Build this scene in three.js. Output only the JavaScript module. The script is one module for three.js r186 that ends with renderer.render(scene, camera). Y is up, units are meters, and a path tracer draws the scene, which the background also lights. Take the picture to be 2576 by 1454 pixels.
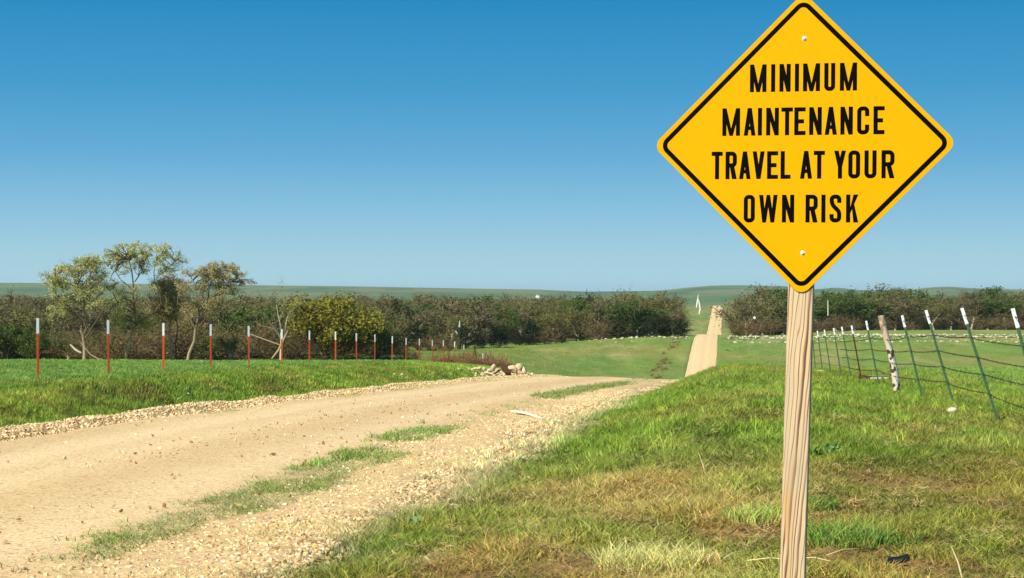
import * as THREE from 'three';
import { mergeGeometries, mergeVertices } from 'three/addons/utils/BufferGeometryUtils.js';
import { RoundedBoxGeometry } from 'three/addons/geometries/RoundedBoxGeometry.js';

// ------------------------------------------------------------------ camera, sky, sun, exposure
const scene = new THREE.Scene();
const EYE = 1.5;                                  // the eye is 1.5 m above the level that world y = 0 stands for
const camera = new THREE.PerspectiveCamera(18.94, 1024 / 578, 0.1, 20000);
camera.position.set(0, EYE, 0);
camera.lookAt(0, EYE, -10);
scene.add(camera);
const EXPOSURE = 1.45;
const renderer = new THREE.WebGLRenderer({ antialias: true });
renderer.toneMapping = THREE.LinearToneMapping;
renderer.toneMappingExposure = EXPOSURE;
renderer.shadowMap.enabled = true;
renderer.setSize(1024, 578);

const SUN_AZ = THREE.MathUtils.degToRad(42), SUN_EL = THREE.MathUtils.degToRad(40);
const sunDir = new THREE.Vector3(-Math.sin(SUN_AZ) * Math.cos(SUN_EL), Math.sin(SUN_EL), Math.cos(SUN_AZ) * Math.cos(SUN_EL));
const sun = new THREE.DirectionalLight(new THREE.Color(1, 0.95, 0.84), 4.2);
sun.position.copy(sunDir).multiplyScalar(300).add(new THREE.Vector3(0, 0, -60));
sun.target.position.set(0, 0, -60);
sun.castShadow = true;
sun.shadow.mapSize.set(4096, 4096);
Object.assign(sun.shadow.camera, { left: -160, right: 160, top: 160, bottom: -160, near: 1, far: 900 });
scene.add(sun, sun.target);

{ // clear sky: one colour per elevation, pale at the horizon and deep blue above
  const stops = [[0, 0.425, 0.66, 0.735], [1.2, 0.37, 0.62, 0.74], [2.6, 0.255, 0.535, 0.73], [4.4, 0.135, 0.42, 0.685], [6.6, 0.062, 0.335, 0.615], [9.6, 0.022, 0.255, 0.535], [18, 0.018, 0.2, 0.46], [40, 0.02, 0.16, 0.4], [90, 0.02, 0.13, 0.34]];
  const W = 64, H = 1024, data = new Float32Array(W * H * 4);
  for (let r = 0; r < H; r++) {
    const el = ((r + 0.5) / H - 0.5) * 180;
    let c = stops[0].slice(1);
    for (let k = 0; k + 1 < stops.length; k++) if (el >= stops[k][0]) {
      const f = Math.min(1, (el - stops[k][0]) / (stops[k + 1][0] - stops[k][0]));
      c = [1, 2, 3].map((i) => stops[k][i] + (stops[k + 1][i] - stops[k][i]) * f);
    }
    for (let x = 0; x < W; x++) data.set([c[0] / EXPOSURE, c[1] / EXPOSURE, c[2] / EXPOSURE, 1], (r * W + x) * 4);
  }
  const t = new THREE.DataTexture(data, W, H, THREE.RGBAFormat, THREE.FloatType);
  t.mapping = THREE.EquirectangularReflectionMapping; t.magFilter = t.minFilter = THREE.LinearFilter; t.needsUpdate = true;
  scene.background = t; scene.environment = t;
}
scene.fog = new THREE.FogExp2(new THREE.Color(0.6, 0.82, 0.95), 0.000035);

// ------------------------------------------------------------------ helpers
function rng(seed) { let a = seed >>> 0; return () => { a = (a + 0x6d2b79f5) | 0; let t = Math.imul(a ^ (a >>> 15), 1 | a); t = (t + Math.imul(t ^ (t >>> 7), 61 | t)) ^ t; return ((t ^ (t >>> 14)) >>> 0) / 4294967296; }; }
const hash2 = (x, y) => { let h = Math.imul(x | 0, 374761393) ^ Math.imul(y | 0, 668265263); h = Math.imul(h ^ (h >>> 13), 1274126177); return ((h ^ (h >>> 16)) >>> 0) / 4294967296; };
function vnoise(x, y) {
  const ix = Math.floor(x), iy = Math.floor(y); let fx = x - ix, fy = y - iy; fx = fx * fx * (3 - 2 * fx); fy = fy * fy * (3 - 2 * fy);
  const a = hash2(ix, iy), b = hash2(ix + 1, iy), c = hash2(ix, iy + 1), d = hash2(ix + 1, iy + 1);
  return a + (b - a) * fx + (c - a) * fy + (a - b - c + d) * fx * fy;
}
function fbm(x, y, o = 4) { let s = 0, a = 0.5, n = 0; for (let i = 0; i < o; i++) { s += a * vnoise(x + i * 17.3, y + i * 9.1); n += a; a *= 0.5; x *= 2; y *= 2; } return s / n; }
function tileNoise(x, y, p) { // value noise with period p
  const ix = Math.floor(x), iy = Math.floor(y); let fx = x - ix, fy = y - iy; fx = fx * fx * (3 - 2 * fx); fy = fy * fy * (3 - 2 * fy);
  const m = (v) => ((v % p) + p) % p, a = hash2(m(ix), m(iy)), b = hash2(m(ix + 1), m(iy)), c = hash2(m(ix), m(iy + 1)), d = hash2(m(ix + 1), m(iy + 1));
  return a + (b - a) * fx + (c - a) * fy + (a - b - c + d) * fx * fy;
}
const sm = (a, b, x) => { const t = Math.min(1, Math.max(0, (x - a) / (b - a))); return t * t * (3 - 2 * t); };
const lerp = (a, b, t) => a + (b - a) * t;
const lin = (r, g, b) => { const c = new THREE.Color().setRGB(r / 255, g / 255, b / 255, THREE.SRGBColorSpace); return [c.r, c.g, c.b]; };
const mix3 = (a, b, t) => [lerp(a[0], b[0], t), lerp(a[1], b[1], t), lerp(a[2], b[2], t)];
const mul3 = (a, k) => [a[0] * k, a[1] * k, a[2] * k];
function pchip(pts) {
  const n = pts.length, x = pts.map((p) => p[0]), y = pts.map((p) => p[1]), m = [], d = [];
  for (let i = 0; i < n - 1; i++) d.push((y[i + 1] - y[i]) / (x[i + 1] - x[i]));
  for (let i = 0; i < n; i++) m.push(i === 0 ? d[0] : i === n - 1 ? d[n - 2] : d[i - 1] * d[i] <= 0 ? 0 : (2 * d[i - 1] * d[i]) / (d[i - 1] + d[i]));
  return (v) => {
    if (v <= x[0]) return y[0]; if (v >= x[n - 1]) return y[n - 1];
    let i = 0; while (v > x[i + 1]) i++;
    const h = x[i + 1] - x[i], t = (v - x[i]) / h, t2 = t * t, t3 = t2 * t;
    return (2 * t3 - 3 * t2 + 1) * y[i] + (t3 - 2 * t2 + t) * h * m[i] + (-2 * t3 + 3 * t2) * y[i + 1] + (t3 - t2) * h * m[i + 1];
  };
}
const used = {};
function numbered(name) { const n = used[name] = (used[name] ?? -1) + 1; return n ? name + '_' + String(n).padStart(3, '0') : name; }
function tag(o, label, category, group, kind) {
  if (label) o.userData.label = label; if (category) o.userData.category = category; if (group) o.userData.group = group; if (kind) o.userData.kind = kind; return o;
}
function shadows(o) { o.castShadow = o.receiveShadow = true; return o; }
function thing(name, label, category, [x, y, z] = [0, 0, 0], turn = 0, group) {
  const o = new THREE.Group(); o.name = numbered(name); scene.add(o); o.position.set(x, y, z); o.rotation.y = turn;
  return tag(o, label, category, group);
}
function part(name, geo, mat, parent) { const m = shadows(new THREE.Mesh(geo, mat)); m.name = name; parent.add(m); return m; }
function single(name, geo, mat, label, category, group) { const m = shadows(new THREE.Mesh(geo, mat)); m.name = numbered(name); scene.add(m); return tag(m, label, category, group); }
function structure(name, geo, mat) { const m = shadows(new THREE.Mesh(geo, mat)); m.name = numbered(name); scene.add(m); m.userData.kind = 'structure'; return m; }
function stuffCopies(name, label, geo, mat, list) {        // list: {m: Matrix4, c: [r,g,b]}
  const im = new THREE.InstancedMesh(geo, mat, list.length); im.name = numbered(name); shadows(im);
  const c = new THREE.Color();
  list.forEach((e, i) => { im.setMatrixAt(i, e.m); if (e.c) im.setColorAt(i, c.setRGB(...e.c)); });
  scene.add(im); return tag(im, label, name.replace(/_/g, ' '), null, 'stuff');
}
const std = (o) => new THREE.MeshStandardMaterial(Object.assign({ roughness: 0.85 }, o));
const rgb = (c) => new THREE.Color().setRGB(...c);
function dataTex(size, fn, srgb, sizeY = size) {
  const d = new Uint8Array(size * sizeY * 4);
  for (let y = 0; y < sizeY; y++) for (let x = 0; x < size; x++) { const c = fn(x, y); const i = (y * size + x) * 4; d[i] = Math.max(0, Math.min(255, c[0] * 255)); d[i + 1] = Math.max(0, Math.min(255, c[1] * 255)); d[i + 2] = Math.max(0, Math.min(255, c[2] * 255)); d[i + 3] = 255; }
  const t = new THREE.DataTexture(d, size, sizeY); t.wrapS = t.wrapT = THREE.RepeatWrapping; t.magFilter = THREE.LinearFilter; t.minFilter = THREE.LinearMipmapLinearFilter; t.generateMipmaps = true;
  if (srgb) t.colorSpace = THREE.SRGBColorSpace; t.needsUpdate = true; return t;
}
class Geo { // collects triangles with vertex colours
  constructor() { this.p = []; this.c = []; this.i = []; this.u = []; }
  v(x, y, z, c = [1, 1, 1], u = 0, w = 0) { this.p.push(x, y, z); this.c.push(c[0], c[1], c[2]); this.u.push(u, w); return this.p.length / 3 - 1; }
  t(a, b, c) { this.i.push(a, b, c); }
  tube(pts, radii, sides, col) {
    const n = pts.length, start = this.p.length / 3, T = new THREE.Vector3(), N = new THREE.Vector3(), B = new THREE.Vector3(), A = new THREE.Vector3();
    for (let k = 0; k < n; k++) {
      T.subVectors(pts[Math.min(n - 1, k + 1)], pts[Math.max(0, k - 1)]).normalize();
      A.set(1, 0, 0); if (Math.abs(T.x) > 0.9) A.set(0, 0, 1);
      N.crossVectors(T, A).normalize(); B.crossVectors(T, N);
      const c = typeof col === 'function' ? col(k / (n - 1)) : col;
      for (let s = 0; s < sides; s++) { const a = (s / sides) * Math.PI * 2, ca = Math.cos(a) * radii[k], sa = Math.sin(a) * radii[k]; this.v(pts[k].x + N.x * ca + B.x * sa, pts[k].y + N.y * ca + B.y * sa, pts[k].z + N.z * ca + B.z * sa, c, s / sides, k); }
    }
    for (let k = 0; k + 1 < n; k++) for (let s = 0; s < sides; s++) {
      const a = start + k * sides + s, b = start + k * sides + ((s + 1) % sides);
      this.t(a, b, a + sides); this.t(b, b + sides, a + sides);
    }
    const cap = this.v(pts[n - 1].x, pts[n - 1].y, pts[n - 1].z, typeof col === 'function' ? col(1) : col);
    for (let s = 0; s < sides; s++) this.t(start + (n - 1) * sides + s, start + (n - 1) * sides + ((s + 1) % sides), cap);
  }
  build(flat) {
    const g = new THREE.BufferGeometry();
    g.setAttribute('position', new THREE.Float32BufferAttribute(this.p, 3)); g.setAttribute('color', new THREE.Float32BufferAttribute(this.c, 3)); g.setAttribute('uv', new THREE.Float32BufferAttribute(this.u, 2));
    g.setIndex(this.i); if (!flat) g.computeVertexNormals(); return g;
  }
}

// ------------------------------------------------------------------ the lie of the land (depth D away from the eye, lateral s beside the road direction)
const SLOPE = 0.124;                              // the road runs a little to the right of straight ahead
const roadP = pchip([[-300, 1.0], [-40, 1.3], [0, 1.5], [10, 1.6], [20.5, 1.76], [33, 2.16], [51, 2.82], [77, 3.93], [90, 4.65], [120, 6.6], [150, 8.8], [200, 12.2], [250, 15.5], [290, 17.5], [312, 18.1], [335, 17.5], [363, 16.3], [390, 14.5], [420, 13.1], [450, 12.4], [475, 12.6], [520, 14.2], [600, 17.6], [660, 19], [700, 18.6], [800, 16], [900, 13], [1000, 10.7], [1060, 10.4], [1500, 16], [3000, 22], [12000, 40]]);
const leftP = pchip([[-300, 0.8], [-40, 1.0], [0, 1.2], [20, 1.5], [40, 1.85], [60, 2.5], [80, 3.36], [100, 4.24], [150, 6.5], [200, 8.75], [260, 11.3], [300, 12.6], [330, 13], [400, 13.9], [440, 14.2], [520, 14.6], [700, 15.5], [1000, 16], [1500, 18], [3000, 24], [12000, 40]]);
const rightFarP = pchip([[440, 12.4], [480, 12.35], [600, 14.2], [700, 15.6], [1000, 16], [1500, 18], [3000, 24], [12000, 40]]);
const bermRise = (s, D) => Math.exp(-Math.pow((s + 8.55) / 0.32, 2)) * (0.07 + 0.07 * vnoise(D * 0.9, 3.1)) * sm(-40, 0, D) * (1 - sm(105, 125, D));
function depthBelowEye(x, D) {
  const s = x - SLOPE * D, near = 1 - sm(95, 170, D);
  let h = roadP(D);
  const hump = (0.1 + 0.24 * sm(8, 22, D) + 0.12 * sm(30, 70, D)) * near;
  h += 0.13 * sm(-6.5, -2.6, s) * (1 - sm(-2, -0.6, s)) * sm(36, 60, D) * near;
  if (s > -2) h -= hump * (s < 0.4 ? sm(-1.9, 0.4, s) : lerp(1, 0.66, sm(0.4, 3.2, s)));
  if (s < -8.7) {
    const a = 0.33 + 0.0085 * (Math.max(D, 10) - 38);
    const ditch = s > -10.4 ? lerp(0, -0.34, sm(-8.7, -10.4, s)) : s > -12.9 ? lerp(-0.34, 0.6 * a, sm(-10.6, -12.9, s)) : lerp(0.6 * a, a, sm(-12.9, -15, s));
    h -= ditch * near;
    h = lerp(h, leftP(D), sm(-17, -55, s));
  }
  if (s > 6 && D > 440) h = lerp(h, rightFarP(D), sm(6, 34, s));
  return h;
}
function groundY(x, D, bare) {
  const s = x - SLOPE * D;
  let y = EYE - depthBelowEye(x, D);
  const off = s < -8.7 || s > -2.3 ? 1 : 0;
  const rough = Math.min(1, sm(-8.7, -9.6, s) + sm(-2.4, -1.2, s));
  if (D < 140) y += rough * ((fbm(x * 0.9 + 5, D * 0.9, 3) - 0.5) * 0.09 + (fbm(x * 0.25, D * 0.25 + 40, 2) - 0.5) * 0.1) * off;
  if (D < 110 && s < -9 && s > -14) y += (fbm(x * 1.3, D * 0.7 + 9, 3) - 0.5) * 0.34 * Math.exp(-Math.pow((s + 11.8) / 1.3, 2));
  if (D > 120) y += (fbm(x * 0.03, D * 0.03, 3) - 0.5) * 0.9 * sm(120, 300, D) * (off || 0);
  if (!bare) y += bermRise(s, D);
  return y;
}
const V = (x, y, z) => new THREE.Vector3(x, y, z);
const F = 4359, CX = 1288, CY = 727;               // the photograph at 2576 pixels across: focal length and principal point
function at(px, py, far = 700) {                   // the ground point seen at that pixel
  const u = (px - CX) / F, v = (py - CY) / F; let D = 4;
  while (D < far) { const x = u * D; if (EYE - groundY(x, D) <= v * D) break; D += D * 0.004; }
  return new THREE.Vector3(u * D, groundY(u * D, D), -D);
}
const sOf = (x, D) => x - SLOPE * D;

// ------------------------------------------------------------------ shared colours
const C = {
  lush: lin(104, 130, 42), grass: lin(124, 138, 50), olive: lin(136, 136, 58), straw: lin(204, 182, 108), tan: lin(182, 140, 80), brown: lin(164, 122, 68), soil: lin(98, 84, 44), blue: lin(114, 142, 62),
};
const blobs = [ // dry patches of the right verge: centre seen at pixel, radius in metres, kind
  [1230, 1395, 0.3, 'brown'], [1430, 1430, 0.34, 'brown'], [1640, 1225, 1.0, 'straw'], [1770, 1280, 0.7, 'straw'], [1480, 1225, 0.7, 'straw'], [1715, 1440, 0.4, 'straw'], [1905, 1360, 0.3, 'brown'], [2350, 1225, 0.6, 'brown'], [2200, 1425, 0.4, 'brown'], [2490, 1170, 0.6, 'brown'], [1150, 1445, 0.25, 'brown'], [1700, 1245, 0.6, 'brown'],
].map(([x, y, r, k]) => { const p = at(x, y); return [p.x, -p.z, r, k]; });
function dryness(x, D) {                           // [straw, brown]
  let st = 0, br = 0;
  const wx = x + (fbm(x * 1.1, D * 0.7, 3) - 0.5) * 1.4, wD = D + (fbm(x * 0.9 + 30, D * 0.6, 3) - 0.5) * 3.2;
  for (const [bx, bd, r, k] of blobs) { const e = Math.exp(-(((wx - bx) / r) ** 2 + ((wD - bd) / (r * 1.9)) ** 2)); if (k === 'straw') st = Math.max(st, e); else br = Math.max(br, e); }
  const n = fbm(x * 0.55 + 7, D * 0.4, 3), m = fbm(x * 0.5 + 70, D * 0.35 + 11, 3), near = 1 - sm(13, 26, D);
  st = Math.max(st, sm(0.6, 0.76, n) * 0.45 * near); br = Math.max(br * 0.8, sm(0.6, 0.76, m) * 0.4 * near);
  return [st, br];
}
const stripOn = (D) => Math.max(sm(9.8, 11, D) * (1 - sm(17.6, 18.6, D)), sm(19.3, 20, D) * (1 - sm(22.2, 23, D)) * 0.6, sm(33, 38, D) * (1 - sm(56, 64, D)) * 0.9, 0.02);
const edgeR = (D) => -1.95 - 0.4 * (1 - sm(9, 15, D)) + (fbm(D * 0.5, 1.7, 3) - 0.5) * 1.0;      // where the grass of the right verge begins

// ------------------------------------------------------------------ ground sheet
const grain = dataTex(512, (x, y) => { const n = 0.5 * tileNoise(x / 4, y / 4, 128) + 0.3 * tileNoise(x / 16, y / 16, 32) + 0.2 * tileNoise(x / 64, y / 64, 8); const v = 0.48 + 0.52 * n + 0.12 * (hash2(x, y) - 0.5); return [v, v, v]; });
{
  const ss = [], dd = [];
  for (let s = -19; s <= 8.001; s += 0.22) ss.push(s);
  { let a = 8, st = 0.3; while (a < 9000) { a += st; st *= 1.085; ss.push(a); } }
  { let a = -19, st = 0.3; while (a > -9000) { a -= st; st *= 1.085; ss.unshift(a); } }
  for (let d = -300; d < -60; d += 30) dd.push(d);
  for (let d = -60; d < 4; d += 2) dd.push(d);
  for (let d = 4; d < 30; d += 0.25) dd.push(d);
  { let d = 30, st = 0.27; while (d < 14000) { dd.push(d); d += st; st = Math.min(st * 1.02, d * 0.02); } dd.push(14000); }
  const n = ss.length, m = dd.length, pos = new Float32Array(n * m * 3), col = new Float32Array(n * m * 3), uv = new Float32Array(n * m * 2), idx = [];
  for (let j = 0; j < m; j++) for (let i = 0; i < n; i++) {
    const D = dd[j], s = ss[i], x = s + SLOPE * D, k = j * n + i;
    let y = groundY(x, D);
    y -= (0.05 + 0.0007 * Math.max(0, D)) * sm(-8.55, -7.9, s) * (1 - sm(-3.0, -2.2, s)) * (D < 1060 ? 1 : 0);
    pos.set([x, y, -D], k * 3); uv.set([x / 2.3, D / 2.3], k * 2);
    let c;
    const near = 1 - sm(70, 140, D), n1 = fbm(x * 0.35, D * 0.3, 3), n2 = fbm(x * 0.05 + 3, D * 0.035, 4), n3 = fbm(x * 0.17 + 50, D * 0.09, 3);
    if (s > -3.2 || D < 0) { // right verge and right pasture
      const [st, br] = D > 0 && D < 60 ? dryness(x, D) : [0, 0];
      c = mix3(mul3(C.soil, 0.8), C.lush, 0.15 + 0.4 * n1); c = mix3(c, C.tan, st * 0.6); c = mix3(c, C.tan, br * 0.55);
      const tuft = mix3(C.lush, C.blue, sm(3, 6, s) * 0.5); c = mix3(c, mul3(tuft, 0.85), sm(30, 70, D) * 0.8);
    } else {
      c = mix3(mix3(C.lush, C.soil, 0.55), C.lush, 0.2 + 0.5 * n1);
      const bank = Math.exp(-Math.pow((s + 12.2) / 1.1, 2)) * (1 - sm(60, 100, D)); c = mix3(c, C.brown, bank * 0.6 * sm(0.35, 0.6, fbm(x * 0.5, D * 0.35, 3)));
      c = mix3(c, C.blue, sm(-13.5, -15, s) * 0.75);
    }
    if (s > -9.0 && s < edgeR(D) - 0.1) c = lin(196, 168, 112);        // gravel shoulders
    const farC = mix3(mix3(lin(108, 136, 44), lin(134, 136, 58), sm(0.4, 0.62, n2)), lin(168, 152, 98), sm(0.58, 0.72, n3) * 0.55);
    const low = sm(310, 350, D) * (1 - sm(350, 385, D));
    c = mix3(c, mix3(farC, lin(106, 126, 42), low * 0.6), 1 - near);
    if (D > 500) c = mix3(c, lin(104, 114, 62), sm(500, 1500, D));
    if (D < 140 && s > 4.2) c = mix3(c, lin(112, 142, 60), 0.5 * sm(4.2, 6, s) * sm(14, 26, D));
    const k2 = lerp(0.78 + 0.6 * fbm(x * 0.35 + 11, D * 0.16, 3), 0.9 + 0.3 * hash2(i * 7, j * 13), 1 - sm(30, 70, D));
    col.set([c[0] * k2 * 1.35, c[1] * k2 * 1.35, c[2] * k2 * 1.35], k * 3);
    if (i + 1 < n && j + 1 < m) idx.push(k, k + 1, k + n, k + 1, k + n + 1, k + n);
  }
  const g = new THREE.BufferGeometry();
  g.setAttribute('position', new THREE.BufferAttribute(pos, 3)); g.setAttribute('color', new THREE.BufferAttribute(col, 3)); g.setAttribute('uv', new THREE.BufferAttribute(uv, 2)); g.setIndex(idx); g.computeVertexNormals();
  structure('ground', g, std({ vertexColors: true, map: grain, roughness: 1, bumpMap: grain, bumpScale: 0.05 }));
}
{ // far hills, a broad grass ridge
  const ridge = pchip([[-1500, 706], [-200, 709], [0, 710.5], [300, 713], [640, 717], [900, 720], [1218, 726], [1337, 727.5], [1483, 733], [1650, 731], [1731, 722.7], [1793, 718], [1861, 717], [1969, 719], [2050, 727], [2103, 723], [2160, 729], [2283, 730], [2327, 723.4], [2380, 720.6], [2460, 725], [2600, 728], [4200, 722]].map(([x, y]) => [x, y]));
  const cols = 420, rows = 26, g = new Geo();
  for (let j = 0; j <= rows; j++) for (let i = 0; i <= cols; i++) {
    const px = -1500 + (5700 * i) / cols, f = j / rows, u = (px - CX) / F;
    const D = f < 0.75 ? lerp(2300, 5200, f / 0.75) : lerp(5200, 7600, (f - 0.75) / 0.25);
    const top = (CY - ridge(px)) / F * 5200, x = u * D * (f < 0.75 ? 1 : 1);
    const rise = f < 0.75 ? Math.pow(f / 0.75, 0.8) : 1 - Math.pow((f - 0.75) / 0.25, 1.5) * 0.7;
    const y = EYE - 34 + (34 + top) * rise + (f > 0.02 && f < 0.72 ? (fbm(x * 0.004, D * 0.003, 3) - 0.5) * 9 * Math.sin(f / 0.75 * Math.PI) : 0);
    const c = mix3(mix3(lin(86, 112, 58), lin(116, 122, 72), sm(0.4, 0.6, fbm(x * 0.006 + 9, D * 0.002, 4))), lin(66, 92, 60), sm(0.55, 0.7, fbm(x * 0.01, D * 0.004 + 20, 3)) * 0.7);
    g.v(x, y, -D, c);
  }
  for (let j = 0; j < rows; j++) for (let i = 0; i < cols; i++) { const a = j * (cols + 1) + i; g.t(a, a + 1, a + cols + 1); g.t(a + 1, a + cols + 2, a + cols + 1); }
  structure('hills', g.build(), std({ vertexColors: true, roughness: 1 }));
}

// ------------------------------------------------------------------ gravel road
const roadEdgeL = (D) => -8.25 + (fbm(D * (D > 200 ? 0.05 : 0.35), 8.3, 3) - 0.5) * (0.5 - 0.1 * sm(200, 320, D));
const roadEdgeR = (D) => D < 100 ? -2.5 + (fbm(D * 0.6, 4.4, 3) - 0.5) * 0.5 : lerp(-2.5, -2.3, sm(100, 300, D)) + (fbm(D * 0.05, 4.4, 3) - 0.5) * 0.5 * sm(100, 300, D);
{
  const grains = (S, rel) => {
    const cv = document.createElement('canvas'); cv.width = cv.height = S; const x = cv.getContext('2d'), r = rng(rel ? 8 : 8);
    x.fillStyle = rel ? 'rgb(110,110,110)' : 'rgb(202,199,192)'; x.fillRect(0, 0, S, S);
    const dab = (px, py, a, b, t, style) => { x.fillStyle = style; for (const ox of [0, px < 24 ? S : px > S - 24 ? -S : 0]) for (const oy of [0, py < 24 ? S : py > S - 24 ? -S : 0]) { x.beginPath(); x.ellipse(px + ox, py + oy, a, b, t, 0, 7); x.fill(); } };
    for (let i = 0; i < 900; i++) { const px = r() * S, py = r() * S, q = 8 + r() * 14, v = r(); dab(px, py, q, q * (0.5 + r() * 0.5), r() * 6, rel ? `rgba(${v > 0.5 ? 150 : 80},${v > 0.5 ? 150 : 80},${v > 0.5 ? 150 : 80},0.1)` : v > 0.5 ? 'rgba(222,218,208,0.16)' : 'rgba(176,168,152,0.14)'); }
    for (let i = 0; i < 16000; i++) { const px = r() * S, py = r() * S, q = 0.8 + Math.pow(r(), 3.5) * 6.5, v = r(), w = r(); const t = v < 0.36 ? [232 + w * 22, 228 + w * 20, 218 + w * 16] : v < 0.74 ? [178 + w * 24, 172 + w * 22, 160 + w * 20] : [112 + w * 40, 98 + w * 36, 80 + w * 30]; const h = 130 + w * 120; dab(px, py, q, q * (0.55 + r() * 0.45), r() * 6, rel ? `rgb(${h},${h},${h})` : `rgba(${t[0]},${t[1]},${t[2]},0.9)`); }
    const tx = new THREE.CanvasTexture(cv); tx.wrapS = tx.wrapT = THREE.RepeatWrapping; tx.anisotropy = 16; if (!rel) tx.colorSpace = THREE.NoColorSpace; return tx;
  };
  const map = grains(1024, false), bump = grains(1024, true);
  map.repeat.set(1, 1);
  const g = new Geo(), across = 46, dd = [];
  for (let d = -60; d < 6; d += 3) dd.push(d);
  for (let d = 6; d < 30; d += 0.22) dd.push(d);
  { let d = 30, st = 0.25; while (d < 1058) { dd.push(d); d += st; st = Math.min(st * 1.02, d * 0.012); } dd.push(1058); }
  const pale = lin(235, 204, 149), rough = lin(214, 180, 122), pink = lin(217, 180, 126);
  dd.forEach((D) => {
    for (let i = 0; i <= across; i++) {
      const s = lerp(roadEdgeL(D), roadEdgeR(D), i / across), x = s + SLOPE * D, f = (s + 8.25) / 5.7;
      const w = s + (fbm(s * 0.6, D * 0.16, 2) - 0.5) * 0.7;
      const track = Math.max(Math.exp(-Math.pow((w + 7.2) / 0.5, 2)), Math.exp(-Math.pow((w + 6.4) / 0.55, 2)) * 0.8, Math.exp(-Math.pow((w + 4.5) / 0.5, 2)) * 0.75);
      const n = fbm(s * 1.2, D * 0.25 + 3, 3), fine = fbm(s * 4, D * 1.2, 2);
      let c = mix3(mix3(rough, pink, sm(0.45, 0.65, n) * 0.6), pale, Math.min(1, track * 0.9 + 0.15));
      c = mix3(c, rough, sm(0.52, 0.66, fine) * 0.5 * (1 - track));
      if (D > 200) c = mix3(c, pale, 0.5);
      const edge = Math.min(i, across - i) / across;
      const y = groundY(x, D, true) + 0.028 + 0.0002 * Math.max(0, D) - (edge < 0.001 ? 0.05 : 0) - track * 0.02 * (D < 140 ? 1 : 0) + (fbm(s * 1.5, D * 0.6, 2) - 0.5) * 0.02;
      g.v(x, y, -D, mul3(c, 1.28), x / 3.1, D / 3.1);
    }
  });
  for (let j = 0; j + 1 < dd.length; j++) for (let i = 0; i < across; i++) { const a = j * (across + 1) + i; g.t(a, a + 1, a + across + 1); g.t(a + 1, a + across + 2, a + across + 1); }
  structure('road', g.build(), std({ vertexColors: true, map, roughness: 1, bumpMap: bump, bumpScale: 0.006 }));
}

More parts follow.
